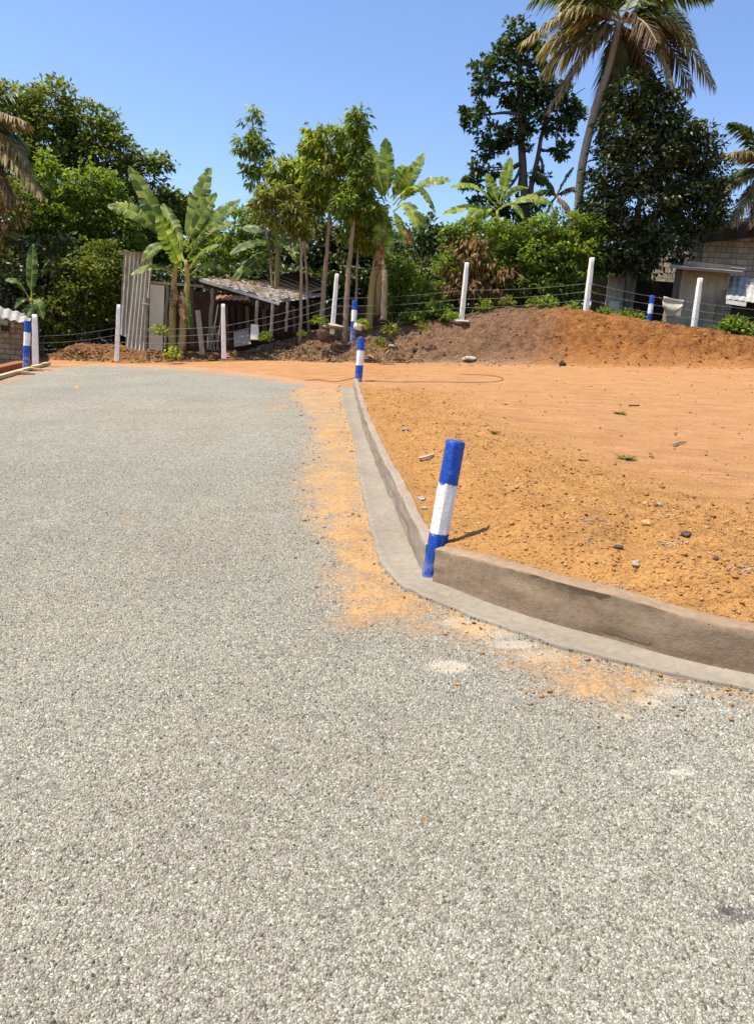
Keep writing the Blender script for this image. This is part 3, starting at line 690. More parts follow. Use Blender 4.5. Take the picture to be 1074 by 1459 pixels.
# ------------------------------------------------------------------ vegetation builders
ORI = np.array([0, 0, 1.])
def unit(v): return v/(np.linalg.norm(v, axis=-1, keepdims=True)+1e-9)
def leaf_mesh(C, D, Nn, Ln, Wd, bend=.25):
    """5-vertex folded leaves. C base points, D directions, Nn approx. normals"""
    n = len(C); S_ = unit(np.cross(D, Nn)); Nn = unit(np.cross(S_, D)); Ln = Ln[:, None]; Wd = Wd[:, None]
    mid = C+D*Ln*.45-Nn*Ln*0; l = mid+S_*Wd+Nn*Wd*.35; r = mid-S_*Wd+Nn*Wd*.35; tip = C+D*Ln-Nn*Ln*bend
    V = np.stack([C, l, mid, r, tip], 1).reshape(-1, 3); b_ = np.arange(n)[:, None]*5
    f = np.concatenate([b_+np.array([[0, 2, 1]]), b_+np.array([[0, 3, 2]]), b_+np.array([[1, 2, 4]]), b_+np.array([[2, 3, 4]])])
    return V, f
def crown_leaves(blobs, Y, n, L, W, clump=.35, droop=.2, dscale=.9, per=26, flat=.5, hang=0., seed=1):
    """blobs: (px,py,rx,ry[,dY]) in photo pixels at distance Y"""
    r = np.random.default_rng(seed); A = np.array([b[2]*b[3] for b in blobs]); A = A**.8/np.sum(A**.8)
    Cs = []; Ds = []; Rn = []; ax = []
    mpp = Y/F
    for b, a in zip(blobs, A):
        dY = b[4] if len(b) > 4 else 0
        c = np.array(at(b[0], b[1], Y+dY)); rx = b[2]*mpp; rz = b[3]*mpp; ry = (rx+rz)/2*dscale
        nc = max(3, int(n*a/per))
        u = unit(r.normal(size=(nc, 3))); rad = (.35+.65*r.random((nc, 1))**.45)
        cc = c+u*rad*np.array([rx, ry, rz])
        cs = clump*(.6+.8*r.random(nc))
        lum = r.random(nc)
        for k in range(nc):
            m = int(per*(.5+r.random())); v = unit(r.normal(size=(m, 3))); v[:, 2] = v[:, 2]*flat
            p = cc[k]+v*cs[k]*(.3+.7*r.random((m, 1)))
            dr = unit(.6*v+.5*u[k]+r.normal(size=(m, 3))*.45+np.array([0, 0, -hang]))
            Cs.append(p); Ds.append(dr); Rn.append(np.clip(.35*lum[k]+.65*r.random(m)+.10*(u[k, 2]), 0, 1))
    C = np.vstack(Cs); D = np.vstack(Ds); Rn = np.concatenate(Rn); m = len(C)
    Nn = unit(r.normal(size=(m, 3))*.55+np.array([0, 0, 1.0])); 
    V, f = leaf_mesh(C, D, Nn, L*(.6+.7*r.random(m)), W*(.6+.7*r.random(m)), droop)
    return V, f, np.repeat(Rn, 5)
def limb(mb, p0, p1, r0, r1, wig=.1, n=9, k=7):
    p0 = np.array(p0); p1 = np.array(p1); q = np.linspace(0, 1, n)[:, None]; L = np.linalg.norm(p1-p0)
    pts = p0*(1-q)+p1*q; w_ = rng.normal(size=(3,)); w2 = rng.normal(size=3); pts = pts+np.sin(q*pi)*w_*wig*L*.5+np.sin(q*2*pi)*w2*wig*L*.25
    mb.tube(pts, np.linspace(r0, r1, n), k, jit=.12); return pts
def tree(name, label, cat, Y, base, blobs, n, L, W, leaf, bark='bark', trunks=None, r0=.12, group=None, limbs=True, seed=1, **kw):
    """trunks: list of pixel polylines; the first one starts at base"""
    if base is None: loc = P2W(onground(trunks[0][0][0], Y))
    else: loc = P2W(onground(base, Y))
    t = thing(name, label, cat, loc, group)
    mb = MB(); ends = []
    trunks = trunks or [[(base, blobs[0][1]+blobs[0][3]*.2)]]
    for i, tr in enumerate(trunks):
        pts = [np.array(at(p[0], p[1], Y+(p[2] if len(p) > 2 else 0))) for p in tr]
        if i == 0: pts = [loc-np.array([0, 0, .15])]+pts if np.linalg.norm(pts[0]-loc) > .3 else [loc-np.array([0, 0, .15])]+pts[1:]
        # smooth spline resample
        P = np.array(pts); q = np.linspace(0, len(P)-1, 5*len(P)); 
        pp = np.stack([np.interp(q, np.arange(len(P)), P[:, c]) for c in range(3)], -1)
        for _ in range(3): pp[1:-1] = (pp[:-2]+2*pp[1:-1]+pp[2:])/4
        pp[1:-1] += rng.normal(size=(len(pp)-2, 3))*r0*.10
        f_ = 1 if i == 0 else .6
        mb.tube(pp, np.linspace(r0*f_, r0*f_*.45, len(pp)), 9, jit=.1); ends.append(pp)
    if limbs:
        allp = np.vstack([e[len(e)//2:] for e in ends])
        for b in blobs:
            c = np.array(at(b[0], b[1], Y+(b[4] if len(b) > 4 else 0)))
            j = np.argmin(np.linalg.norm(allp-c+np.array([0, 0, b[3]*Y/F*.4]), axis=1)); pts = limb(mb, allp[j], c, r0*.38, r0*.12, .14)
            for _ in range(3):
                e = c+rng.normal(size=3)*np.array([b[2], (b[2]+b[3])/2, b[3]])*Y/F*.5; limb(mb, pts[random.randint(3, 6)], e, r0*.18, r0*.06, .15, 6, 5)
    o = mb.build('trunk', M[bark], t, smooth=True)
    V, f, rn = crown_leaves(blobs, Y, n, L, W, seed=seed, **kw)
    mesh_np('crown', V, f, M[leaf], t, attrs={'rnd': rn})
    return t
def bush(name, label, cat, Y, blobs, n, L, W, leaf, group=None, seed=1, extra=None, **kw):
    loc = P2W(onground(blobs[0][0], Y)); t = thing(name, label, cat, loc, group)
    mb = MB()
    for b in blobs:
        c = np.array(at(b[0], b[1], Y+(b[4] if len(b) > 4 else 0)))
        for _ in range(3):
            e = c+rng.normal(size=3)*np.array([b[2], b[2], b[3]])*Y/F*.4; limb(mb, loc+np.append(rng.normal(size=2)*.15, -.1), e, .03, .01, .12, 8, 5)
    mb.build('stem', M['darkbark'], t, smooth=True)
    V, f, rn = crown_leaves(blobs, Y, n, L, W, seed=seed, **kw); mesh_np('foliage', V, f, M[leaf], t, attrs={'rnd': rn})
    if extra:
        V, f, rn = crown_leaves(extra[0], Y-.5, extra[1], extra[2], extra[3], seed=seed+5, hang=1.2, clump=.45); mesh_np('dry_vines', V, f, M['drybrown'], t, attrs={'rnd': rn})
    return t

# ------------------------------------------------------------------ banana plants
def banana_leaf(p0, p1, width, bow, side_n, tears=14, lift=.25, twist=0):
    """blade along a bowed midrib; returns verts, quads, rnd. side_n: approx. normal of the blade"""
    p0 = np.array(p0); p1 = np.array(p1); n = 48; q = np.linspace(0, 1, n)[:, None]
    L = np.linalg.norm(p1-p0); mid = p0*(1-q)+p1*q+np.array([0, 0, 1.])*bow*L*np.sin(pi*np.clip(q*1.0, 0, 1))
    T = unit(np.gradient(mid, axis=0)); S_ = unit(np.cross(T, np.array(side_n))); N_ = np.cross(S_, T)
    wv = width*np.clip(np.sin(pi*np.clip((q[:, 0]-.10)/.90, 0, 1))**.6, 0, 1)*np.where(q[:, 0] < .12, 0, 1)
    V = []; Fq = []; R_ = []; k = 0
    for sgn in (-1, 1):
        i = 0
        while i < n-1:
            run = random.choice([1, 2, 2, 3, 4]); j = min(n-1, i+run)
            fall = lift*(.1+1.3*random.random()); sh = (random.random()-.5)*.14*L/n*6; wv_ = .93+.1*random.random()
            rr = random.random()
            rows = []
            for a in range(i, j+1):
                qq = (a-i)/max(1, j-i); wa = wv[a]*wv_*(1-.10*abs(qq-.5)*2*random.random()); shr = (-.06*wa if a == i else (.0)) 
                o1 = mid[a]+S_[a]*sgn*wa*.5+N_[a]*wa*.22; o2 = mid[a]+S_[a]*sgn*wa*.96+N_[a]*wa*(.22-fall)+T[a]*(sh+wa*.16*(1 if a < j else .75))
                rows.append((mid[a], o1, o2))
            for r_ in rows: V += list(r_); R_ += [min(1, .3+.7*rr), .05+.85*rr, .1+.9*rr]
            for a in range(len(rows)-1):
                for b_ in range(2):
                    x = k+a*3+b_; Fq.append((x, x+1, x+4, x+3) if sgn > 0 else (x, x+3, x+4, x+1))
            k += 3*len(rows); i = j
    return np.array(V), np.array(Fq), np.array(R_), mid
def banana(name, label, Y, stems, leaves, mat='banana', group='banana plants', width=.27, dryl=None):
    loc = P2W(onground(stems[0][0][0], Y)); t = thing(name, label, 'banana plant', loc, group)
    for st in stems:
        mb = MB(); P = np.array([at(p[0], p[1], Y+(p[2] if len(p) > 2 else 0)) for p in st]); P[0] = np.array(P2W(onground(st[0][0], Y)))-np.array([0, 0, .1]) if st is stems[0] else P[0]
        q = np.linspace(0, len(P)-1, 12); pp = np.stack([np.interp(q, np.arange(len(P)), P[:, c]) for c in range(3)], -1)
        mb.tube(pp, np.linspace(.115, .05, len(pp)), 9, jit=.10); mb.build('stem', M['banstem'], t, smooth=True)
    for lf in leaves:
        x0, y0, x1, y1 = lf[:4]; bow = lf[4] if len(lf) > 4 else .12; dy = lf[5] if len(lf) > 5 else (random.random()-.5)*1.2; wd = (lf[6] if len(lf) > 6 else width)*.80
        p0 = np.array(at(x0, y0, Y)); p1 = np.array(at(x1, y1, Y+dy)); axis = unit(p1-p0)
        ns = np.array([random.uniform(-.5, .5), random.uniform(-1.0, -.4), .75]); ns = ns-axis*ns.dot(axis)
        V, f, r_, mid = banana_leaf(p0, p1, wd, bow, ns); lo = mesh_np('leaf', V, f, M[mat], t, attrs={'rnd': r_}, smooth=True)
        mb = MB(); mb.tube(mid-unit(ns)*.004, np.linspace(.022, .006, len(mid)), 5, r=.9); mb.build('midrib', M['leaf_yel'], lo, origin=np.array(loc))
    if dryl:
        for (x0, y0, x1, y1) in dryl:
            p0 = np.array(at(x0, y0, Y-.2)); p1 = np.array(at(x1, y1, Y-.4)); V, f, r_, mid = banana_leaf(p0, p1, .12, -.02, (0, -1, .1), lift=.5)
            mesh_np('dead_leaf', V, f, M['drybrown'], t, attrs={'rnd': r_})
    return t

# ------------------------------------------------------------------ coconut palms
def frond(p0, p1, sag, nl=46, ll=.75, w=.03, hang=.75, seed=0):
    p0 = np.array(p0); p1 = np.array(p1); L = np.linalg.norm(p1-p0); n = 16; q = np.linspace(0, 1, n)[:, None]
    mid = p0*(1-q)+p1*q+np.array([0, 0, 1.])*sag*L*np.sin(pi*q)
    V = []; f = []; R_ = []; k = 0; r = np.random.default_rng(seed)
    for j in range(nl):
        t = .12+.88*j/(nl-1); x = t*(n-1); i = min(int(x), n-2); fr = x-i; p = mid[i]*(1-fr)+mid[i+1]*fr; T = unit(mid[i+1]-mid[i])
        S_ = unit(np.cross(T, [0, 0, 1])); U = np.cross(S_, T)
        for sg in (-1, 1):
            l = ll*(sin(pi*min(1, t*.82+.14))**.6)*(.8+.35*r.random()); d = unit(S_*sg*(.75+.2*r.random())+T*(.55+.4*t)+U*.1+r.normal(size=3)*.10)
            a = p; m = p+d*l*.45+np.array([0, 0, -hang*.10*l]); e = p+d*l*.80+np.array([0, 0, -hang*l*(.5+.35*r.random())])
            wn = unit(np.cross(d, U))*0+T; h = w*.5; rr = r.random()
            V += [a-wn*h*.6, a+wn*h*.6, m-wn*h*1.3, m+wn*h*1.3, e]; R_ += [rr]*5
            f += [(k, k+1, k+3), (k, k+3, k+2), (k+2, k+3, k+4)]; k += 5
    return np.array(V), np.array(f), np.array(R_), mid
def palm(name, label, Y, trunk, fronds, group='coconut palms', nuts=None, ll=.75, r0=.14):
    loc = P2W(onground(trunk[0][0], Y)); t = thing(name, label, 'coconut palm', loc, group)
    P = np.array([at(p[0], p[1], Y) for p in trunk]); P = np.vstack([np.array(loc)-np.array([0, 0, .2]), P])
    q = np.linspace(0, len(P)-1, 44); pp = np.stack([np.interp(q, np.arange(len(P)), P[:, c]) for c in range(3)], -1)
    for _ in range(8): pp[1:-1] = (pp[:-2]+pp[1:-1]*2+pp[2:])/4
    rad = np.linspace(r0, r0*.72, 44)*(1+.05*(np.arange(44) % 2)); mb = MB(); mb.tube(pp, rad, 12, jit=.05); mb.build('trunk', M['palmbark'], t, smooth=True)
    for i, fr in enumerate(fronds):
        x0, y0, x1, y1, sag, dy, mt = fr[:7]; l_ = fr[7] if len(fr) > 7 else ll; hg = fr[8] if len(fr) > 8 else .62
        V, f, r_, mid = frond(at(x0, y0, Y), at(x1, y1, Y+dy), sag, 95, l_, .055, hg, seed=i)
        fo = mesh_np('frond', V, f, M[mt], t, attrs={'rnd': r_}); mb = MB(); mb.tube(mid, np.linspace(.04, .010, len(mid)), 5, r=.6); mb.build('rachis', M['frondy'], fo, origin=np.array(loc))
    if nuts:
        for (x_, y_) in nuts: mb = MB(); mb.blob(at(x_, y_, Y-.3), (.12, .12, .15), 2, rough=.05); mb.build('coconut', M['leaf_olive'], t, smooth=True)
    return t

# ------------------------------------------------------------------ sheds and houses
def V3(*a): return np.array(at(*a))
def frame_from(base_l, base_r):
    x = Vector(base_r)-Vector(base_l); W_ = x.length; x.z_ = 0 if False else None
def wallobj(name, mat, p_l, p_r, h, th, parent, drop=.3, top_r=None):
    """upright wall between two world foot points, local x along it, thickness going away"""
    a = Vector(p_l); b_ = Vector(p_r); a.z -= drop; d = b_-a; d.z = 0; L = d.length; x = d.normalized(); z = Vector((0, 0, 1)); y_ = z.cross(x)
    h0 = h+drop; h1 = (top_r if top_r is not None else h)+drop
    V = np.array([(0, 0, 0), (L, 0, 0), (L, 0, h1), (0, 0, h0), (0, th, 0), (L, th, 0), (L, th, h1), (0, th, h0)])
    mb = MB(); mb.hexa(V, .5); o = mb.build(name, mat); Mx = Matrix.Translation(a) @ Matrix((x, y_, z)).transposed().to_4x4()
    if parent is not None: o.parent = parent; o.matrix_local = Matrix.Translation(-parent.location) @ Mx
    else: o.matrix_world = Mx
    return o
def corr(name, mat, quad, nw, amp, parent=None, th=.008, wob=.015, origin=None):
    """corrugated sheet over the quad TL,TR,BR,BL; ridges run TL->BL"""
    TL, TR, BR, BL = [np.array(q, float) for q in quad]; nx = nw*8+1; ny = 12; u = np.linspace(0, 1, nx); v = np.linspace(0, 1, ny)
    U, Vv = np.meshgrid(u, v); Pq = (TL*(1-U[..., None])+TR*U[..., None])*(1-Vv[..., None])+(BL*(1-U[..., None])+BR*U[..., None])*Vv[..., None]
    N_ = unit(np.cross(TR-TL, BL-TL)); w_ = amp*np.sin(2*pi*nw*U)+wob*fbm(U*3, Vv*3, 1., 2, random.randint(0, 99)); Pt = Pq+N_*w_[..., None]; Pb = Pt-N_*th
    idx = np.arange(nx*ny).reshape(ny, nx); n = nx*ny
    f = np.stack([idx[:-1, :-1], idx[:-1, 1:], idx[1:, 1:], idx[1:, :-1]], -1).reshape(-1, 4); f2 = f[:, ::-1]+n
    def edge(e): return np.stack([e[:-1], e[1:], e[1:]+n, e[:-1]+n], -1)
    f = np.concatenate([f, f2, edge(idx[0]), edge(idx[-1])[:, ::-1], edge(idx[:, 0])[:, ::-1], edge(idx[:, -1])])
    return mesh_np(name, np.vstack([Pt.reshape(-1, 3), Pb.reshape(-1, 3)]), f, mat, parent, smooth=True, attrs={'rnd': np.full(2*n, .5)}, origin=origin)
def pole(name, mat, parent, a, b_, r, k=7, jit=.1, origin=None):
    q = np.linspace(0, 1, 6)[:, None]; pts = np.array(a)*(1-q)+np.array(b_)*q; pts[1:-1] += rng.normal(size=(4, 3))*r*.2
    mb = MB(); mb.tube(pts, np.linspace(r*1.05, r*.9, 6), k, jit=jit); return mb.build(name, mat, parent, origin=origin)
def plank(name, mat, parent, a, b_, wdt, th, origin=None, nrm=(0, -1, 0)):
    a = np.array(a, float); b_ = np.array(b_, float); d = unit(b_-a); s_ = unit(np.cross(d, nrm)); n_ = np.cross(s_, d)
    mb = MB(); h = wdt/2; F4 = [a-s_*h, b_-s_*h, b_+s_*h, a+s_*h]; mb.hexa(np.array([p+n_*th/2 for p in F4]+[p-n_*th/2 for p in F4])); return mb.build(name, mat, parent, origin=origin)

# --- left shed
Ys = 22.0
sh = thing('shed', 'dark ramshackle shed with a sagging tin roof behind the left banana plant', 'shed', P2W(onground(300, Ys)))
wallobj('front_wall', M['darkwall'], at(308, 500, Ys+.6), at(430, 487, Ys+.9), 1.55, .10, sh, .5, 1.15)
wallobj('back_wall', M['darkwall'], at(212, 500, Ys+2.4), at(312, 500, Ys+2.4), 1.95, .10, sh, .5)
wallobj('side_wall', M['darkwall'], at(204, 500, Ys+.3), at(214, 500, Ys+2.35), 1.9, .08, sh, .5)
corr('roof', M['tin'], [V3(284, 397, Ys-.15), V3(345, 399, Ys+2.6), V3(462, 420, Ys+2.6), V3(400, 431, Ys-.1)][0:1]+[V3(400, 431, Ys-.2), V3(466, 421, Ys+2.8), V3(340, 398, Ys+2.8)], 9, .018, sh)
plank('fascia', M['tin'], sh, V3(284, 399, Ys-.24), V3(398, 433, Ys-.29), .075, .015)
plank('rafter', M['dark'], sh, V3(286, 403, Ys-.1), V3(398, 437, Ys-.15), .09, .05)
corr('rusty_awning', M['rust'], [V3(309, 420, Ys-.1), V3(353, 421, Ys-.1), V3(356, 428, Ys-.55), V3(307, 427, Ys-.55)], 6, .015, sh)
wallobj('door', M['door'], at(212, 493, Ys-.05), at(232, 493, Ys-.02), 1.70, .05, sh, .1)
pole('doorpost', M['wood'], sh, V3(236, 496, Ys-.05), V3(239, 406, Ys-.05), .045)
plank('lintel', M['wood'], sh, V3(212, 402, Ys-.1), V3(290, 408, Ys-.15), .07, .05)
pole('prop', M['wood'], sh, V3(298, 498, Ys-.0), V3(302, 412, Ys-.0), .06)
pole('prop', M['wood'], sh, V3(363, 485, Ys-.2), V3(367, 428, Ys-.2), .05)
pole('prop', M['wood'], sh, V3(386, 478, Ys-.2), V3(389, 432, Ys-.2), .05)
pole('prop', M['wood'], sh, V3(407, 472, Ys-.1), V3(410, 430, Ys-.1), .045)
for (x_, a_, b_, w_) in [(322, 434, 492, .12), (331, 436, 474, .10), (341, 432, 472, .13), (352, 436, 484, .1), (376, 440, 482, .12), (395, 440, 478, .10), (260, 412, 494, .11), (272, 412, 494, .13), (418, 436, 474, .09)]:
    plank('wall_board', M['dark'] if x_ % 2 else M['oldboard'], sh, V3(x_+2, b_, Ys+.35), V3(x_, a_, Ys+.32), w_, .02)
mb = MB()
for i in range(520):
    u, v = random.random(), random.random(); p = (V3(284, 397, Ys-.15)*(1-u)+V3(400, 431, Ys-.2)*u)*(1-v)+(V3(340, 398, Ys+2.8)*(1-u)+V3(466, 421, Ys+2.8)*u)*v+np.array([0, 0, .05])
    d = unit(rng.normal(size=3)*np.array([1, 1, .1])); s_ = unit(np.cross(d, [0, 0, 1])); l = .05+.12*random.random(); mb.add([p-d*l, p+s_*.02, p+d*l+np.array([0, 0, .02]), p-s_*.02], [(0, 1, 2, 3)])
tag(mb.build('leaf_litter', M['drybrown'], sh), kind='stuff')
s1 = corr('corrugated_sheet', M['asb'], [V3(177, 358, Ys-.25), V3(206, 359, Ys-.2), V3(196, 490, Ys-.5), V3(170, 475, Ys-.5)], 5, .022, origin=V3(185, 490, Ys-.5)); tag(s1, 'tall grey corrugated sheet leaning at the left end of the shed', 'metal sheet', 'corrugated sheets leaning on the shed')
s2 = corr('corrugated_sheet', M['asb'], [V3(190, 384, Ys-.42), V3(218, 365, Ys-.38), V3(207, 500, Ys-.75), V3(178, 500, Ys-.75)], 5, .022, origin=V3(195, 500, Ys-.75)); tag(s2, 'mossy corrugated sheet leaning in front of the taller one beside the door', 'metal sheet', 'corrugated sheets leaning on the shed')
o = pole('wooden_post', M['wood'], None, V3(208, 498, 21.0), V3(209, 424, 21.0), .05, origin=V3(208, 498, 21.0)); tag(o, 'grey wooden post with a short crossbar before the mossy corrugated sheet', 'post')
mb = MB(); mb.tube([V3(203, 433, 20.95), V3(213, 434, 20.95)], .02, 5); mb.build('crossbar', M['wood'], o, origin=V3(208, 498, 21.0))
o = plank('wooden_post', M['wood'], None, V3(289, 505, 20.9), V3(282, 442, 20.9), .13, .08, origin=V3(289, 505, 20.9)); tag(o, 'leaning grey timber post between the banana stems and the white post', 'post')
for i, (a, b_) in enumerate([((300, 498), (311, 434)), ((306, 500), (300, 455)), ((309, 499), (317, 440)), ((312, 500), (306, 462)), ((296, 497), (306, 460)), ((302, 500), (312, 470))]):
    o = pole('stick', M['wood'], None, V3(*a, 21.5), V3(*b_, 21.7), .018, 5, origin=V3(*a, 21.5)); tag(o, ['longest stick of the leaning bundle, tilted right against the shed front', 'short stick of the shed bundle leaning left at its middle', 'stick at the right side of the shed bundle leaning right', 'rightmost stick of the shed bundle, leaning left', 'leftmost stick of the shed bundle, tipped right', 'stick of the shed bundle crossing the longest one'][i], 'stick', 'bundle of sticks leaning on the shed')
c = V3(345, 482, 21.2); mb = MB(); mb.slab([V3(333, 474, 21.4), V3(354, 470, 21.4), V3(358, 490, 21.0), V3(334, 494, 21.0)], .03); tag(mb.build('metal_sheet', M['wood'], origin=c), 'small grey flat sheet propped on the ground below the shed wall', 'metal sheet')
c = V3(363, 485, 21.1); mb = MB(); mb.slab([V3(358, 462, 21.1), V3(368, 463, 21.1), V3(370, 484, 21.0), V3(357, 484, 21.0)], .06); tag(mb.build('white_panel', M['whitepost2'], origin=c), 'small whitish panel standing on bricks beside the shed', 'panel')
# second roof behind
sb = thing('lean_to', 'low dark lean-to with a tin roof behind the slim trees', 'shed', P2W(onground(420, 26)))
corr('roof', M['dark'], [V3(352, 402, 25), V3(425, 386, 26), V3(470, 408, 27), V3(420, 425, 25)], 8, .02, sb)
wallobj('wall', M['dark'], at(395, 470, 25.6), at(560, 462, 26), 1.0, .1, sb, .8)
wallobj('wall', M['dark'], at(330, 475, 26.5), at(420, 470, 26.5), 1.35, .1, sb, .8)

# --- brick building at the left edge
lb = thing('brick_building', 'low rough brick building with a pale sloping roof at the left edge', 'building', P2W(onground(-20, 20.0)))
wallobj('wall', M['bricks'], at(-130, 514, 18.4), at(33, 513, 19.4), 1.55, .2, lb, .3, .95)
wallobj('side_wall', M['bricks'], at(33, 513, 19.42), at(38, 500, 22), .95, .2, lb, .4, .95)
corr('roof', M['tin'], [V3(-130, 418, 18.1), V3(42, 462, 19.1), V3(46, 450, 22.0), V3(-130, 400, 21.0)], 14, .02, lb)
mb = MB(); mb.box(V3(8, 468, 18.95+.0), (.2, .04, .14)); mb.build('wall_hole_shade', M['dark'], lb)  # solid dark box stands in for the shade inside a wall hole

# --- house on the right
hs_ = thing('block_house', 'unplastered cement block house with a dark roof behind the dark tree', 'house', P2W(onground(1010, 27)))
hb = np.array(at(1001, 470, 27)); 
wallobj('wall', M['blocks'], at(985, 470, 27.0), at(1190, 492, 26.0), 3.30, .2, hs_, .6, 3.9)
wallobj('side_wall', M['blocks'], at(918, 458, 27.9), at(987, 470, 27.22), 2.15, .18, hs_, .6, 3.55)
plank('eave_beam', M['dark'], hs_, V3(996, 341, 26.6), V3(1200, 318, 25.4), .24, .10)
mb = MB(); mb.slab([V3(990, 332, 26.6), V3(1200, 308, 25.3), V3(1180, 296, 29), V3(985, 322, 29.5)], .07); mb.build('roof', M['dark'], hs_)
mb = MB(); mb.slab([V3(975, 330, 26.9), V3(1012, 326, 26.7), V3(1008, 319, 28.5), V3(972, 322, 28.7)], .08); mb.build('roof', M['dark'], hs_)
# annex: pillar, metal door, white panel under the tree
an = thing('outbuilding', 'shaded outbuilding with a grey metal door and mossy pillar under the dark tree', 'building', P2W(onground(885, 25)))
wallobj('pillar', M['pier'], at(889, 452, 25), at(899, 453, 25), 1.6, .2, an, .3)
dr = wallobj('door', M['tin'], at(874, 450, 25.15), at(888, 451, 25.15), 1.3, .04, an, .2)
wallobj('wall', M['door'], at(860, 450, 25.2), at(874, 450, 25.2), 1.25, .08, an, .2)
wallobj('wall', M['dark'], at(840, 450, 26.5), at(965, 460, 26.3), 1.3, .1, an, .4)
c = V3(874, 446, 24.6); mb = MB(); mb.slab([V3(868, 429, 24.6), V3(881, 430, 24.6), V3(880, 447, 24.5), V3(866, 446, 24.5)], .05); tag(mb.build('white_panel', M['pot'], origin=c), 'small white panel standing before the grey metal door', 'panel')
# water tank
tk = thing('concrete_tank', 'stained concrete water tank with a thin roof slab right of the draped board', 'tank', P2W(onground(995, 23.6)))
wallobj('body', M['tank'], at(960, 466, 23.6), at(1026, 473, 23.3), 1.93, 1.5, tk, .4, 1.88)
mb = MB(); mb.slab([V3(953, 380, 23.1), V3(1056, 389, 22.8), V3(1062, 384, 25.5), V3(958, 373, 25.6)], .07); ro_ = mb.build('roof_slab', M['tankroof'], tk)
c = V3(981, 375, 23.6); mb = MB(); mb.blob(c, (.06, .06, .07), 2); tag(mb.build('stone', M['stone'], origin=c), 'small pale stone sitting on top of the concrete tank roof', 'stone')
# board with cloth
bd = thing('board', 'brown upright board leaning before the concrete tank', 'board', V3(955, 468, 22.4))
mb = MB(); mb.slab([V3(949, 426, 22.6), V3(972, 430, 22.6), V3(964, 470, 22.3), V3(941, 468, 22.3)], .05); mb.build('panel', M['board'], bd)
n = 15; U, Vv = np.meshgrid(np.linspace(0, 1, n), np.linspace(0, 1, n)); TL, TR, BR, BL = [V3(944, 423, 22.45), V3(973, 429, 22.45), V3(971, 437, 22.33), V3(942, 436, 22.33)]
Pc = (TL*(1-U[..., None])+TR*U[..., None])*(1-Vv[..., None])+(BL*(1-U[..., None])+BR*U[..., None])*Vv[..., None]
Pc[..., 2] -= Vv*.28*np.sin(pi*U)**1.2; Pc[..., 1] -= .035+.03*np.sin(9*Vv+2.5*np.sin(pi*U))
cl = mesh_np('cloth', Pc.reshape(-1, 3), gridfaces(n, n), M['cloth'], smooth=True, attrs={'rnd': np.full(n*n, .5)}, origin=V3(958, 426, 22.4)); tag(cl, 'beige cloth draped over the top of the brown board', 'cloth')
md = cl.modifiers.new('thick', 'SOLIDIFY'); md.thickness = .02
# right shed
rs2 = thing('tin_shed', 'low shed with a grey corrugated roof at the right edge', 'shed', P2W(onground(1060, 22.5)))
corr('roof', M['tin'], [V3(1038, 394, 24.5), V3(1160, 404, 24.0), V3(1150, 442, 22.0), V3(1033, 426, 22.6)], 13, .012, rs2, wob=.006)
plank('fascia', M['whitepost'], rs2, V3(1034, 430, 22.5), V3(1062, 434, 22.45), .11, .03)
wallobj('wall', M['dark'], at(1036, 476, 22.9), at(1160, 492, 22.5), .95, .1, rs2, .4, .9)
wallobj('grey_panel', M['tin'], at(1056, 478, 22.3), at(1100, 482, 22.2), .33, .04, rs2, .1)

# ------------------------------------------------------------------ trees
tree('broadleaf_tree', 'tall dense olive-green tree filling the left top behind everything', 'tree', 32, 90,
     [(25, 165, 40, 42), (75, 160, 48, 36), (125, 185, 42, 35), (60, 215, 60, 45), (150, 225, 45, 42), (195, 255, 32, 32), (110, 260, 60, 45), (20, 250, 45, 50), (190, 305, 45, 40), (225, 232, 16, 12), (30, 330, 60, 60), (100, 330, 60, 50)],
     30000, .19, .058, 'leaf_olive', 'darkbark', [[(90, 440), (85, 330), (75, 230)], [(85, 330), (55, 230), (45, 175)], [(85, 330), (150, 250), (190, 240)]], .22, seed=11, clump=.42, droop=.2)
tree('leafy_tree', 'bright green leafy tree in front of the tall olive tree left of the corrugated sheets', 'tree', 26, 120,
     [(130, 270, 34, 30), (150, 300, 32, 30), (100, 315, 45, 38), (70, 265, 14, 42), (60, 330, 30, 30), (135, 350, 45, 38), (175, 335, 28, 28)],
     13000, .17, .045, 'leaf_mid', 'bark', [[(120, 470), (118, 380), (125, 290)], [(118, 380), (75, 290)]], .12, seed=12, clump=.3, hang=.15)
bush('shrub', 'dark leafy shrub with pale specks beside the corrugated sheets', 'shrub', 23.5, [(125, 400, 48, 45), (155, 425, 28, 50), (95, 445, 40, 45), (150, 375, 30, 30)], 8000, .14, .04, 'leaf_olive', seed=13, clump=.28)
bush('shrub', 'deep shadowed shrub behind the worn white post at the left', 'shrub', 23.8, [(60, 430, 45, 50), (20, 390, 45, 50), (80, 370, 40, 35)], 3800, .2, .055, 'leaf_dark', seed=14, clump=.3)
bush('shrub', 'brownish creeper thicket below the left palm', 'shrub', 25.5, [(15, 300, 32, 55), (30, 350, 30, 40)], 2200, .2, .05, 'leaf_olive', seed=15, extra=([(10, 320, 25, 50)], 700, .22, .04))
tree('broadleaf_tree', 'dark round tree rising behind the left banana leaves', 'tree', 33, 260, [(235, 310, 38, 38), (275, 320, 36, 34), (215, 350, 35, 40), (245, 285, 16, 14)], 4200, .24, .07, 'leaf_olive', 'darkbark', [[(250, 460), (248, 330)]], .16, seed=16)
tree('leafy_tree', 'light green tree behind the shed roof right of the left banana', 'tree', 30, 335, [(340, 345, 38, 42), (305, 365, 35, 35), (370, 375, 38, 38), (365, 325, 25, 25), (320, 395, 40, 25)], 5200, .18, .05, 'leaf_mid', 'bark', [[(340, 460), (340, 360)]], .12, seed=17, clump=.3)
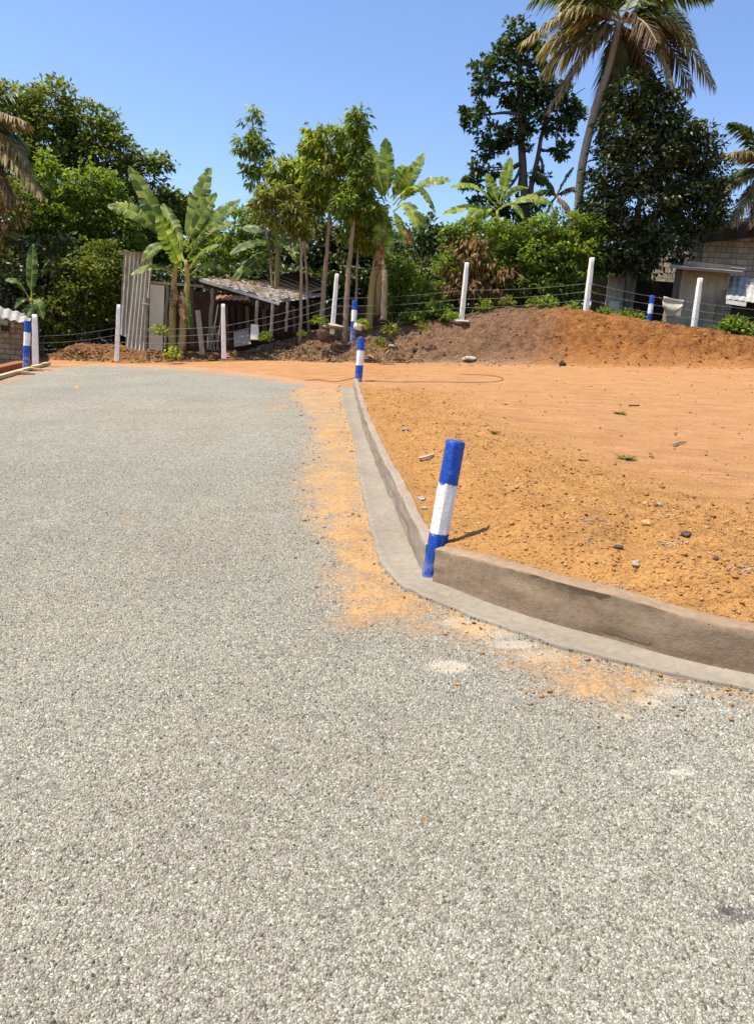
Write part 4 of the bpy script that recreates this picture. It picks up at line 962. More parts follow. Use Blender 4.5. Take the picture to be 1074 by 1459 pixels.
tree('broadleaf_tree', 'dark background tree between the slim trunks', 'tree', 29, 480, [(450, 360, 45, 45), (500, 370, 45, 50), (470, 410, 55, 45), (540, 390, 40, 50), (410, 390, 40, 40), (530, 350, 30, 25)], 16000, .22, .065, 'leaf_dark', 'darkbark', [[(480, 470), (478, 380)]], .14, seed=18)
tree('broadleaf_tree', 'mid green background tree right of the middle banana', 'tree', 33, 600, [(590, 355, 40, 38), (625, 370, 38, 40), (570, 400, 38, 38), (640, 340, 22, 20), (615, 415, 42, 35), (610, 325, 18, 14)], 5600, .22, .065, 'leaf_tall', 'darkbark', [[(600, 460), (602, 370)]], .14, seed=19)
bush('shrub', 'bright green shrub on the bank behind the wooden stump', 'shrub', 23.2, [(568, 385, 22, 26), (585, 415, 30, 28), (562, 430, 20, 20), (610, 435, 25, 22)], 3000, .15, .045, 'leaf_mid', seed=20, clump=.25)
# big thicket on the bank
bush('thicket', 'bushy green thicket hung with brown dry vines behind the bank', 'thicket', 24.2, [(660, 375, 38, 40), (700, 355, 42, 42), (690, 410, 45, 38), (740, 385, 42, 48), (645, 420, 30, 34), (735, 340, 36, 26), (660, 335, 25, 22)], 14000, .14, .038, 'leaf_mid', seed=21, extra=([(665, 370, 28, 38), (655, 410, 22, 26), (700, 395, 26, 30)], 1500, .24, .035), clump=.26)
bush('shrub', 'pale green large-leaved shrub at the foot of the leaning palm', 'shrub', 23.8, [(800, 325, 42, 24), (780, 360, 46, 34), (815, 375, 36, 44), (770, 405, 42, 36), (845, 330, 20, 16), (810, 420, 30, 24)], 11000, .15, .036, 'leaf_mid', seed=22, clump=.26)
# tall dark tree
tree('tall_tree', 'tall airy dark green tree with two bare trunks left of the coconut palm', 'tree', 31, 748,
     [(738, 50, 20.3, 18.7), (720, 85, 23.4, 18.7), (765, 80, 23.4, 21.6), (690, 110, 18.7, 23.0), (735, 125, 28.1, 21.6), (678, 165, 17.2, 20.2), (705, 190, 23.4, 17.3), (775, 125, 23.4, 20.2), (805, 140, 20.3, 18.7), (750, 165, 26.5, 17.3), (790, 180, 26.5, 14.4), (735, 205, 23.4, 13.0), (820, 165, 12.5, 13.0), (690, 215, 18.7, 7.2), (800, 215, 20.3, 7.2), (690, 245, 26.5, 8.6), (670, 262, 17.2, 7.2), (770, 250, 14.0, 7.2), (700, 290, 31.2, 15.8), (745, 300, 31.2, 15.8)],
     9500, .19, .064, 'leaf_tall', 'darkbark', [[(748, 330), (744, 230), (742, 150), (738, 80)], [(752, 300), (765, 220), (780, 160)]], .20, seed=23, clump=.19, flat=.8, per=22)
# coconut palm
palm('coconut_palm', 'leaning coconut palm with drooping yellow-brown fronds at the top right', 25, [(822, 330), (826, 250), (836, 200), (852, 140), (868, 95), (882, 30)],
     [(884, 35, 745, 60, .18, -1., 'frondy'), (884, 35, 780, 160, .12, -.8, 'frondd', .8, .7), (884, 40, 778, 100, .16, 1., 'frondy'), (884, 30, 1016, 120, .20, -.5, 'frondy'),
      (884, 30, 960, 125, .18, -1.2, 'frondy'), (884, 30, 985, 60, .2, 1.5, 'frond'), (884, 40, 862, 185, .05, .6, 'frond', .7, .9), (884, 30, 800, 10, .15, 1.5, 'frondy'),
      (884, 30, 930, -40, .1, 1.5, 'frond'), (884, 30, 840, -50, .1, -1, 'frond'), (884, 30, 900, 110, .08, 1.2, 'frond'), (884, 35, 930, 135, .14, .3, 'frondd'), (884, 30, 1010, -10, .15, -.8, 'frond'), (884, 30, 760, 0, .2, -.5, 'frond'), (880, 30, 858, 200, .03, .9, 'frond', .8, .9), (880, 32, 800, 130, .16, -.2, 'frondy'), (886, 30, 985, 130, .2, .4, 'frondd'), (884, 32, 770, 75, .2, .5, 'frondy'), (886, 30, 935, 60, .16, -1.5, 'frondd')], ll=1.02)
palm('coconut_palm', 'partly hidden palm with green and yellow fronds at the right edge', 27, [(1105, 450), (1100, 350), (1092, 245)],
     [(1092, 245, 1042, 175, .15, -.5, 'frond'), (1092, 245, 1020, 225, .15, -1, 'frondy'), (1092, 245, 1015, 290, .12, -.5, 'frondy'), (1092, 245, 1040, 320, .08, -.8, 'frondy'), (1092, 245, 1025, 265, .16, .8, 'frond'), (1092, 245, 1075, 320, .05, -1, 'frondd'),
      (1092, 245, 1090, 150, .1, .5, 'frond'), (1092, 245, 1150, 170, .15, 0, 'frond'), (1092, 245, 1170, 260, .15, 0, 'frondy')], ll=.7)
palm('coconut_palm', 'palm at the left edge with yellow drooping fronds', 24, [(-40, 480), (-42, 330), (-38, 195)],
     [(-38, 190, 38, 175, .15, -.8, 'frondy'), (-38, 190, 44, 240, .22, -.5, 'frondy'), (-38, 190, 20, 135, .12, .5, 'frond'), (-38, 195, 60, 280, .12, -1, 'frondy'), (-38, 195, 20, 290, .08, -.5, 'frondd'), (-38, 190, -20, 100, .1, 0, 'frond'), (-38, 190, -110, 220, .15, 0, 'frond'), (-38, 190, -100, 150, .1, 0, 'frond'), (-38, 190, 36, 210, .2, .8, 'frond')], ll=.8)
palm('young_palm', 'small dark palm tuft between the tall tree and the leaning palm', 28, [(790, 350), (792, 300)],
     [(792, 280, 765, 245, .1, 0, 'frond', .4), (792, 280, 815, 240, .1, 0, 'frond', .4), (792, 280, 760, 275, .15, 0, 'frond', .4), (792, 280, 825, 270, .15, 0, 'frondd', .4), (792, 280, 775, 310, .1, 0, 'frond', .4), (792, 280, 812, 305, .1, -.5, 'frondd', .4)], ll=.4, r0=.08)
# dark tree at the right
tree('mango_tree', 'big dense dark tree with glossy leaves overhanging the block house', 'tree', 24.2, 892,
     [(905, 140, 32, 32), (930, 165, 38, 38), (885, 190, 30, 36), (960, 195, 36, 30), (920, 225, 48, 40), (990, 215, 32, 32), (870, 245, 32, 38), (1010, 255, 26, 30), (965, 255, 45, 40), (915, 290, 52, 42), (860, 300, 28, 36), (985, 300, 42, 34), (1015, 300, 18, 24), (880, 345, 46, 36), (940, 345, 48, 30), (855, 355, 30, 34), (905, 375, 40, 16)],
     32000, .16, .042, 'leaf_dark', 'darkbark', [[(892, 440), (895, 370), (910, 290), (918, 200)], [(895, 370), (950, 290), (980, 240)]], .12, seed=24, clump=.30, hang=.25)
# slim trees in the middle
mg = 'slim trees on the bank behind the fence'
tree('slim_tree', 'slim tree with a brownish yellow crown left of the middle group', 'tree', 22.2, 428, [(395, 280, 22, 14), (374, 297, 13, 13), (415, 300, 22, 16), (430, 322, 13, 16), (400, 318, 15, 7), (384, 272, 12, 9)], 2400, .2, .035, 'leaf_brown', 'bark', [[(428, 466), (429, 400), (430, 340), (420, 310)]], .06, mg, seed=25, clump=.22, hang=.9)
tree('slim_tree', 'slim tree with a light green crown between the brown crown and the tall middle one', 'tree', 23.4, 440, [(403, 240, 22, 12), (427, 256, 22, 16), (445, 278, 20, 16), (410, 262, 20, 14), (438, 300, 22, 16), (425, 235, 14, 9)], 2900, .22, .04, 'leaf_yel', 'bark', [[(440, 460), (437, 380), (425, 280)]], .05, mg, seed=26, clump=.22, hang=.6)
tree('slim_tree', 'tallest slim pale-trunked tree with a round yellow-green top', 'tree', 22.4, 458, [(455, 188, 15, 14), (443, 208, 13, 12), (468, 216, 19, 17), (492, 198, 17, 14), (460, 244, 24, 18), (497, 232, 18, 18), (478, 272, 30, 16), (448, 262, 16, 12), (508, 262, 16, 14)], 4300, .21, .036, 'leaf_yel', 'bark', [[(458, 462), (462, 400), (468, 330), (471, 270)]], .085, mg, seed=27, clump=.2, hang=.75)
tree('slim_tree', 'slim tree with a thick pale trunk and a narrow dark tip reaching highest', 'tree', 22.0, 492, [(511, 163, 11, 5), (511, 180, 10, 9), (509, 204, 12, 10), (515, 235, 15, 18), (513, 270, 19, 18), (500, 295, 22, 18), (522, 300, 16, 14)], 3400, .19, .034, 'leaf_mid', 'bark', [[(492, 452), (496, 390), (502, 330), (508, 270), (511, 180)]], .09, mg, seed=28, clump=.18, hang=.7)
tree('slim_tree', 'thin tree with a low deep green crown beside the middle banana', 'tree', 22.6, 507, [(524, 295, 20, 14), (508, 330, 18, 14), (535, 318, 18, 12), (520, 345, 16, 10)], 1800, .2, .04, 'leaf_yel', 'bark', [[(507, 455), (508, 390), (512, 330)]], .05, mg, seed=29, clump=.22, hang=.5)
tree('slim_tree', 'narrow feathery sapling standing alone against the sky left of the slim trees', 'tree', 24.5, 392, [(361, 165, 10, 10), (360, 185, 14, 12), (357, 205, 20, 14), (372, 210, 14, 16), (365, 232, 20, 14), (366, 255, 16, 16), (350, 210, 14, 8)], 1300, .22, .034, 'leaf_mid', 'bark', [[(392, 460), (385, 360), (372, 290), (364, 240), (360, 170)]], .05, mg, seed=30, clump=.16, hang=.8, per=14)

# bananas
banana('banana_plant', 'large banana plant with two yellow stems and broad torn leaves by the shed door', 21.2, [[(246, 502), (246, 450), (249, 390), (252, 375)], [(259, 504), (262, 450), (268, 400), (265, 370)]],
       [(250, 375, 184, 236, .06, .3, .42), (244, 350, 154, 294, .15, -.3, .36), (262, 392, 224, 305, .03, -.8, .42), (262, 350, 300, 238, .03, .4, .36), (265, 350, 309, 275, .05, -.3, .34), (265, 358, 343, 284, .05, .2, .34), (268, 365, 330, 318, .10, .8, .30),
        (268, 385, 309, 352, .12, -.6, .28), (252, 392, 187, 392, .16, -.7, .26), (246, 362, 204, 373, .35, -.5, .26), (270, 392, 324, 388, .2, .3, .26), (262, 370, 232, 290, .05, 1., .32), (264, 405, 270, 470, -.0, -.4, .14)], 'banana', dryl=[(258, 410, 262, 460), (250, 400, 246, 440)])
banana('banana_plant', 'banana plant with dark low leaves behind the shed roof', 24.5, [[(392, 450), (395, 380), (396, 350)]],
       [(398, 350, 328, 362, .12, -.8, .28), (396, 358, 330, 405, .10, -.8, .3), (396, 350, 452, 312, .12, .2, .3), (396, 350, 345, 325, .12, .3, .3), (398, 352, 440, 360, .2, -.5, .28), (396, 350, 385, 300, .03, .5, .3), (398, 352, 425, 375, .2, -.8, .25)], 'bananadk')
banana('banana_plant', 'middle banana plant with upright bright leaves and a brown stem', 22.6, [[(525, 452), (530, 400), (542, 340), (552, 300)], [(536, 450, .3), (540, 390), (550, 330)]],
       [(553, 280, 549, 196, .0, .2, .30), (572, 285, 604, 218, .04, .3, .28), (575, 285, 642, 258, .14, -.3, .28), (560, 292, 620, 304, .40, -.7, .30), (551, 300, 556, 366, -.05, -.6, .22), (545, 270, 514, 202, .12, .3, .30), (575, 305, 608, 328, .25, -.3, .28),
        (560, 285, 574, 235, .05, .9, .28), (548, 290, 520, 262, .25, -.4, .28), (556, 296, 530, 330, .25, -.5, .26), (560, 300, 578, 350, .1, -.3, .24), (556, 282, 590, 268, .15, .8, .28), (566, 292, 612, 282, .3, .5, .3), (550, 286, 530, 250, .12, .5, .28), (562, 300, 596, 330, .3, -.9, .28), (550, 300, 536, 350, .1, -.8, .24), (562, 284, 586, 236, .04, -.3, .26)], 'bananabr', width=.34, dryl=[(575, 320, 588, 350), (545, 330, 535, 400)])
banana('banana_plant', 'banana plant with spreading leaves rising above the vine thicket', 24.8, [[(705, 430), (706, 350), (708, 300)]],
       [(708, 295, 641, 268, .18, -.3, .28), (704, 305, 630, 306, .12, -.5, .28), (710, 290, 693, 247, .0, .2, .26), (712, 290, 727, 224, .02, .3, .26), (714, 296, 788, 292, .14, -.3, .26), (704, 308, 660, 322, .25, -.7, .26), (712, 292, 752, 268, .15, .6, .26), (706, 298, 668, 345, .25, -.6, .24), (708, 300, 745, 312, .3, -.6, .26)], 'bananabr', dryl=[(700, 310, 690, 360), (712, 310, 716, 350)])
banana('banana_plant', 'small young banana plant with hanging leaves behind the left-edge bollard', 21.5, [[(47, 500), (46, 450), (45, 425)]],
       [(45, 425, 47, 347, .0, .1, .24), (44, 428, 8, 400, .25, -.3, .2), (46, 430, 36, 468, .1, -.6, .2), (47, 428, 62, 455, .25, -.3, .2), (44, 430, 22, 440, .3, -.4, .2)], 'bananadk')

# wooden stump post with plate by the middle banana
sp_ = thing('tree_stump', 'tall bare sawn stump standing on the bank right of the middle banana', 'stump', V3(546, 458, 21.6))
pole('stem', M['bark'], sp_, V3(545.5, 460, 21.6), V3(548, 385, 21.6), .085, 9); pole('broken_top', M['bark'], sp_, V3(547.5, 386, 21.6), V3(545, 370, 21.6), .045)
c = V3(545, 457, 21.3); mb = MB(); mb.blob(c, (.17, .14, .05), 2); tag(mb.build('cement_foot', M['husk'], origin=c), 'flat dark stone slab at the foot of the bare stump', 'stone')

# ------------------------------------------------------------------ small things on the bank
def small_plant(px, py, Y, r, label, leaf='leaf_mid', n=200, name='weed', flat=True):
    b_ = V3(px, py, Y); t = thing(name, label, 'plant', b_, None); mb = MB()
    for _ in range(5): limb(mb, b_-np.array([0, 0, .03]), b_+rng.normal(size=3)*r*.5+np.array([0, 0, r*.8]), .008, .004, .1, 5, 4)
    mb.build('stem', M['leaf_olive'], t); v = unit(rng.normal(size=(n, 3))); v[:, 2] = abs(v[:, 2]); C = b_+v*r*rng.random((n, 1))**.5; D = unit(v+rng.normal(size=(n, 3))*.5)
    V, f = leaf_mesh(C, D, unit(rng.normal(size=(n, 3))*.5+ORI), r*(.25+.25*rng.random(n)), r*(.08+.06*rng.random(n)))
    mesh_np('foliage', V, f, M[leaf], t, attrs={'rnd': np.repeat(rng.random(n), 5)}); return t
pt = small_plant(516, 467, 20.0, .2, 'bright green leafy pot plant beside the bollard on the bank', 'leaf_yel', 320, 'pot_plant')
mb = MB(); mb.tube([V3(509, 470, 19.95), V3(511, 461, 19.95)], .12, 10); mb.build('pot', M['pot'], pt, smooth=True)
for (x_, y_, Y_, r_, lab, lf, n_) in [(228, 476, 21.3, .26, 'small yellow-green weed at the foot of the shed door', 'leaf_yel', 160), (247, 508, 19.8, .24, 'low bright weed at the foot of the yellow banana stems', 'leaf_yel', 160), (378, 484, 20.8, .19, 'round green weed below the shed roof end', 'leaf_mid', 260),
      (541, 492, 19.4, .2, 'dusty green weed low on the brown bank behind the kerb bollard', 'leaf_olive', 220), (556, 475, 20.0, .24, 'weed patch on the brown bank below the bare stump', 'leaf_olive', 200), (1044, 476, 20.6, .42, 'leafy green weed on the bank before the tin shed', 'leaf_mid', 420), (905, 458, 21.4, .25, 'low green weed just left of the bollard on the orange bank', 'leaf_mid', 240),
      (890, 452, 21.7, .22, 'small weed on the bank crest below the mossy pillar', 'leaf_mid', 160), (873, 451, 21.8, .2, 'small weed on the bank crest below the white panel', 'leaf_mid', 140), (1015, 476, 20.8, .22, 'low weed just right of the white post before the tank', 'leaf_mid', 150), (942, 468, 21.3, .2, 'low weed at the foot of the draped board', 'leaf_mid', 120),
      (1068, 478, 20.4, .3, 'green weed on the bank crest at the right edge', 'leaf_mid', 200), (455, 462, 20.9, .22, 'small weed at the foot of the tallest slim trunk', 'leaf_mid', 160), (722, 434, 22.0, .22, 'weed on the highest crest of the bank', 'leaf_olive', 150), (602, 470, 20.6, .2, 'small dusty weed halfway down the brown bank', 'leaf_olive', 120), (430, 478, 20.4, .13, 'small weed below the thin brown-crowned tree', 'leaf_mid', 140), (640, 456, 21.8, .28, 'weed touching the left side of the cement-footed post by the vines', 'leaf_mid', 200), (690, 442, 22.0, .26, 'weed under the right end of the brown vines', 'leaf_mid', 180), (760, 437, 22.1, .24, 'low weed on the crest midway to the leaning white post', 'leaf_mid', 160), (815, 443, 21.8, .24, 'weed just left of the leaning white post on the bank', 'leaf_mid', 160), (860, 447, 21.6, .2, 'weed just right of the leaning white post on the bank', 'leaf_mid', 140), (620, 450, 22.3, .35, 'leafy weed on the bank left of the cement-footed post', 'leaf_mid', 320), (585, 458, 22.0, .34, 'leafy weed on the crest between stump and cement-footed post', 'leaf_mid', 300), (780, 438, 22.2, .3, 'weed on the crest below the brown vines', 'leaf_mid', 220)]:
    small_plant(x_, y_, Y_, r_, lab, lf, n_)
for (x_, y_, r_, lab) in [(882, 590, .11, 'flat green weed alone in the middle of the orange field'), (891, 655, .10, 'small flat weed nearer the kerb on the orange field'), (830, 657, .05, 'tiny weed left of the nearer flat weed on the field'), (705, 618, .06, 'tiny weed on the field behind the near bollard')]:
    p = hit(x_, y_); b_ = P2W(p); t = thing('weed', lab, 'plant', b_); n = 90; a = rng.random(n)*6.28; D = np.stack([np.cos(a), np.sin(a), .25+.2*rng.random(n)], -1)
    V, f = leaf_mesh(b_+D*rng.random((n, 1))*r_*.6, unit(D), np.tile(ORI, (n, 1)), r_*(.3+.4*rng.random(n)), r_*.09*np.ones(n)); mesh_np('foliage', V, f, M['leaf_olive'], t, attrs={'rnd': np.repeat(rng.random(n), 5)})
c = V3(461, 478, 20.2); mb = MB(); mb.blob(c, (.17, .17, .18), 2, rough=.3); tag(mb.build('coconut_husk', M['husk'], origin=c), 'dark reddish coconut husk on the brown bank below the slim trees', 'husk')

# stones, litter on the ground
def stone(px, py, wpx, label, mat='stone', hgt=.55, name='stone', cat='stone', group=None):
    p = hit(px, py); dep = p[1]; r = wpx/2*dep/F; c = P2W(p); mb = MB(); mb.blob(c+np.array([0, 0, r*.25]), (r, r*.8, r*hgt), 2, rough=.45)
    o = mb.build(name, M[mat], origin=c); tag(o, label, cat, group); return o
for a in [(112, 556, 12, 'yellow rock lying on the far left of the grey road', 'yellowrock', .7), (370, 0, 0, '', ''), (498, 758, 11, 'dark red stone on the orange strip beside the gutter', 'darkstone'), (416, 746, 8, 'small dark stone near the edge of the grey road', 'darkstone', .5),
          (803, 1022, 15, 'pale flat stone on the road below the right kerb', 'stone', .4), (736, 1021, 17, 'dark curled flake on the road left of the pale flat stone', 'darkstone', .25), (544, 1137, 9, 'little yellow stone in the middle of the grey road', 'yellowrock', .5),
          (918, 748, 14, 'orange-brown stone on the field behind the right kerb', 'yellowrock', .7), (905, 806, 17, 'rounded brown stone just behind the right kerb', 'stone', .6), (976, 766, 18, 'dark purple-grey stone on the field', 'darkstone', .5), (1019, 799, 11, 'dark red-brown stone near the right edge of the field', 'darkstone', .8),
          (880, 784, 13, 'small dark stone behind the middle of the right kerb', 'darkstone', .5), (668, 514, 20, 'broken white cement piece at the foot of the bank', 'cementpad', .35), (558, 495, 12, 'white crumpled scrap on the brown bank', 'rag', .4), (800, 521, 14, 'dark clod at the foot of the orange bank', 'darkstone', .4), (578, 614, 13, 'grey white rubble scrap behind the long kerb', 'rag', .4),
          (600, 712, 14, 'pale rubble lump against the back of the long kerb', 'rag', .6), (604, 726, 11, 'small pale rubble lump behind the long kerb nearer the bollard', 'rag', .6), (682, 747, 7, 'small white pebble right of the near bollard', 'stone', .6), (557, 828, 7, 'small dark stone on the gutter edge', 'darkstone', .6), (543, 848, 7, 'pale pebble on the orange strip near the gutter bend', 'stone', .6),
          (500, 875, 9, 'pale stone at the lower end of the orange strip', 'stone', .6), (428, 731, 9, 'pale stone chip on the road edge', 'stone', .3), (855, 996, 14, 'pale stone in the orange patch below the right kerb', 'stone', .5), (1005, 970, 9, 'grey stone against the outer gutter edge', 'stone', .6), (456, 846, 8, 'pale yellow stone on the grey road beside the orange strip', 'yellowrock', .6),
          (950, 735, 8, 'pale pebble on the open field', 'stone', .5), (938, 720, 10, 'sandy pebble on the field above the orange-brown stone', 'stone', .5), (590, 500, 10, 'small brown stone low on the bank', 'darkstone', .6)]:
    if not a[3]: continue
    stone(*a)
# grey rags / ash heaps on the field
for (x_, y_, w_, lab) in [(845, 745, 34, 'scrap of grey-white ash and paper on the left part of the field edge'), (955, 775, 40, 'grey-white ash and paper scraps in the middle of the field edge'), (1062, 812, 40, 'grey-white ash and paper scraps near the right edge'), (880, 838, 26, 'flat grey scraps lying on the right kerb top'), (840, 770, 20, 'small pale scraps just behind the right kerb')]:
    p = hit(x_, y_); dep = p[1]; r = w_/2*dep/F; mb = MB(); c = P2W(p)
    for _ in range(34):
        q = p+np.array([rng.normal()*r*.6, rng.normal()*r*.6, 0]); q[2] = H(q[:1], q[1:2])[0]+.004; cc = P2W(q); s_ = r*.10*(.5+random.random())
        mb.blob(cc, (s_, s_*.7, s_*.35), 1, rough=.6)
    tag(mb.build('ash_scraps', M['rag'], origin=c), kind='stuff')
# white stick behind bollard, twigs
def stick(pts, r, mat, label, name='stick', cat='stick', k=5, lift=.01):
    P = []
    for (x_, y_) in pts: q = hit(x_, y_); q[2] += r+lift; P.append(P2W(q))
    if len(P) > 6:
        Pa = np.array(P); q_ = np.linspace(0, len(Pa)-1, len(Pa)*6); Pa = np.stack([np.interp(q_, np.arange(len(P)), Pa[:, c_]) for c_ in range(3)], -1)
        for _ in range(14): Pa[1:-1] = (Pa[:-2]+2*Pa[1:-1]+Pa[2:])/4
        P = list(Pa)
    mb = MB(); mb.tube(P, r, k, jit=.1); o = mb.build(name, M[mat], origin=P[0]); tag(o, label, cat); return o
stick([(597, 658), (607, 656), (618, 652)], .014, 'cementpad', 'short white stick lying on the orange dirt left of the near bollard')
stick([(404, 573), (412, 572), (421, 575)], .018, 'darkstone', 'short black stick on the road near the far kerb end')
stick([(402, 578), (418, 580), (430, 582)], .006, 'wood', 'thin twig lying beside the short black stick')
stick([(958, 637), (966, 634), (976, 633)], .012, 'wood', 'short grey twig on the orange field')
stick([(508, 962), (520, 966)], .005, 'darkstone', 'tiny dark twig in the middle of the grey road')
stick([(895, 580), (910, 580)], .012, 'darkstone', 'short dark twig on the field beyond the flat weed')
# cable over the road
stick([(-40, 546), (0, 541.5), (40, 540), (80, 538), (130, 537), (180, 536), (230, 537), (290, 539), (350, 541), (400, 544), (425, 546), (440, 543), (452, 541), (466, 544), (478, 546), (490, 543), (505, 540)], .006, 'cable', 'thin dark cable lying across the far end of the grey road', 'cable', 'cable', 5, .012)
stick([(520, 543), (560, 546), (610, 545), (660, 546), (700, 546), (718, 543), (716, 538), (690, 535), (655, 534)], .006, 'cable', 'thin looped cable lying on the orange field behind the kerb', 'cable', 'cable', 5, .01)

# left edge: red kerb, plank, blocks
def pl(x_, y_, z): q = gp(x_, y_, z); return P2W(q)
rk = MB(); y0, y1 = (gp(-70, 545)[1], gp(45, 521)[1])
a0 = gp(-90, 556); a1 = gp(45, 522); dv = a1-a0; dv /= np.linalg.norm(dv); nv = np.array([-dv[1], dv[0], 0])
Q = [a0, a1, a1+np.array([0, 0, .17]), a0+np.array([0, 0, .17])]; rk.hexa(P2W(np.array(Q+[q+nv*.32 for q in Q])-np.array([0, 0, .03])))
tag(rk.build('kerb', M['redkerb'], origin=P2W(a1)), 'short red-stained kerb block below the left-edge bollard', 'kerb')
a0 = gp(-60, 560); a1 = gp(73, 521); dv = a1-a0; dv /= np.linalg.norm(dv); nv = np.array([-dv[1], dv[0], 0]); Q = [a0, a1, a1+np.array([0, 0, .07]), a0+np.array([0, 0, .07])]; mb = MB(); mb.hexa(P2W(np.array(Q+[q+nv*.13 for q in Q])+np.array([0, 0, .02])))
tag(mb.build('plank', M['plank'], origin=P2W(a1)), 'long pale wooden plank lying beside the red kerb at the left', 'plank')
for (x_, y_, w_, lab) in [(39, 534, .30, 'pale wood offcut lying on the road beside the long plank'), (53, 529, .26, 'second pale wood offcut touching the plank nearer its far end')]:
    c = P2W(gp(x_, y_)+np.array([0, 0, .04])); mb = MB(); mb.box(c, (w_, .16, .06), Matrix.Rotation(.35, 3, 'Z') @ Matrix.Rotation(.1, 3, 'Y'), bev=.006); tag(mb.build('wood_offcut', M['plank'], origin=c), lab, 'offcut', 'pale wood offcuts at the left road edge')

# ------------------------------------------------------------------ clods, gravel, twigs (stuff)
def scatter(name, mat, pts, sizes, seed, flat=.6):
    import bmesh
    bm = bmesh.new(); bmesh.ops.create_icosphere(bm, subdivisions=1, radius=1); B = np.array([v.co[:] for v in bm.verts]); Fb = np.array([[v.index for v in f.verts] for f in bm.faces]); bm.free()
    r = np.random.default_rng(seed); n = len(pts); k = len(B)
    V = B[None]*(1+1.0*(r.random((n, k, 1))-.5))*sizes[:, None, None]*np.array([1, 1, flat])*(.7+.6*r.random((n, 1, 3)))
    V = V+P2W(pts)[:, None, :]; f = (Fb[None]+(np.arange(n)*k)[:, None, None]).reshape(-1, 3)
    o = mesh_np(name, V.reshape(-1, 3), f, mat, attrs={'rnd': np.repeat(r.random(n), k)}); tag(o, kind='stuff'); return o
def m_clod():
    b = NB('clod_earth'); r = b.attr('rnd'); c = b.ramp(r, [(0, (.26, .115, .04)), (.5, (.40, .20, .07)), (.93, (.47, .26, .09)), (1, (.58, .42, .25))]); co = b.coord()
    c = b.mix(1, c, b.ramp(b.noise(co, 60, 3), [(.3, .8), (.7, 1.1)]), 'MULTIPLY'); return b.fin(c, .95, b.bump(b.noise(co, 70, 3), .5, .01), .1)
M['clod'] = m_clod(); M['oclod'] = m_simple('orange_bank_clods', (.24, .10, .035), (.38, .17, .06), 20, .95, .05, .5); M['bankclod'] = m_simple('bank_clods', (.16, .08, .04), (.30, .14, .06), 20, .95, .05, .5)
r = np.random.default_rng(99)
n = 60000; Yr = 2.6+10.5*r.random(n)**1.3; Sr = -.1+.75*r.random(n); Xr = Sr*(Yr+.4)
d, s, tt = poly_sd(Xr, Yr, K); e = d-.10; rb, rs_, _ = poly_sd(Xr, Yr, RB); keepp = (s > 0) & (e > .02) & (r.random(n) < sm(-.5, .5, -rb*rs_)*.95+.035)
Xr, Yr = Xr[keepp], Yr[keepp]; sz = .002+.0065*r.random(len(Xr))**4+.009*(r.random(len(Xr)) < .008); Zr = H(Xr, Yr)
scatter('dirt_clods', M['clod'], np.stack([Xr, Yr, Zr+sz*.2], -1), sz*(1+.06*Yr), 5)
n = 16000; Yr = 2.4+11.5*r.random(n)**1.3; Xr = -2.5+5.5*r.random(n); dd, ss, td = poly_sd(Xr, Yr, DPp); d2, s2_, t2 = poly_sd(Xr, Yr, GOp); insr = inside(Xr, Yr, road_poly)
pr = sm(-.35, .15, dd*ss); keepp = insr & (d2 > .02) & (r.random(n) < pr*.5+.003); Xr, Yr = Xr[keepp], Yr[keepp]; sz = .0025+.008*r.random(len(Xr))**3
cutn = r.random(len(Xr)) < .55
P_ = np.stack([Xr, Yr, .004+sz*.2], -1); scatter('loose_dirt', M['clod'], P_[cutn], sz[cutn]*(1+.05*Yr[cutn]), 6); scatter('gravel', M['chips'], P_[~cutn], sz[~cutn]*(1+.05*Yr[~cutn]), 7)
n = 500; tq = r.random(n)*15.9; GA = np.array(GOp); ii = tq.astype(int); fr = (tq-ii)[:, None]; P2 = GA[ii]*(1-fr)+GA[ii+1]*fr; P2 = P2+r.normal(size=(n, 2))*.018
scatter('gutter_edge_crumbs', M['chips'], np.column_stack([P2, np.full(n, .012)]), .0025+.004*r.random(n)**2, 8)
n = 5000; pxr = -60+1260*r.random(n); yb = np.interp(pxr, BPX, BYb); yc = np.interp(pxr, BPX, BYc); tt_ = -.15+1.25*r.random(n); Yr = yb+(yc-yb)*tt_; Xr = (pxr-CX)/F*(Yr*cos(TH)+.3)
sz = .008+.035*r.random(n)**6; Zr = H(Xr, Yr); oc = (pxr < 370) | (pxr > 780+80*r.random(n)); P_ = np.stack([Xr, Yr, Zr+sz*.1], -1)
scatter('bank_clods', M['bankclod'], P_[~oc], sz[~oc], 9); scatter('bank_clods', M['oclod'], P_[oc], sz[oc], 10)
mb = MB()
for i in range(520):
    px_ = random.choice([random.uniform(60, 330), random.uniform(330, 640), random.uniform(330, 440), random.uniform(330, 720)]); t_ = random.uniform(-.05, 1.)
    yb_ = np.interp(px_, BPX, BYb); yc_ = np.interp(px_, BPX, BYc); Y_ = yb_+(yc_-yb_)*t_; q = np.array([(px_-CX)/F*(Y_*cos(TH)+.3), Y_, 0]); q[2] = H(q[:1], q[1:2])[0]+.02; a = random.random()*6.28; l = random.uniform(.05, .28)
    q2 = q+np.array([cos(a)*l, sin(a)*l, 0]); q2[2] = H(q2[:1], q2[1:2])[0]+.03; mb.tube(P2W(np.array([q, (q+q2)/2+np.array([0, 0, .01]), q2])), .008, 4)
tag(mb.build('twig_litter', M['wood']), kind='stuff')
r = np.random.default_rng(321); n = 1100; Yr = 4+14*r.random(n); Xr = -.5+r.random(n)*(.62*Yr+.6); d, sg, tt = poly_sd(Xr, Yr, K); k_ = (sg > 0) & (d > .3); Xr, Yr = Xr[k_], Yr[k_]; sz = .004+.016*r.random(len(Xr))**5
M['crumb'] = m_simple('brown_crumbs', (.13, .06, .03), (.30, .15, .07), 30, .95, .05, .4)
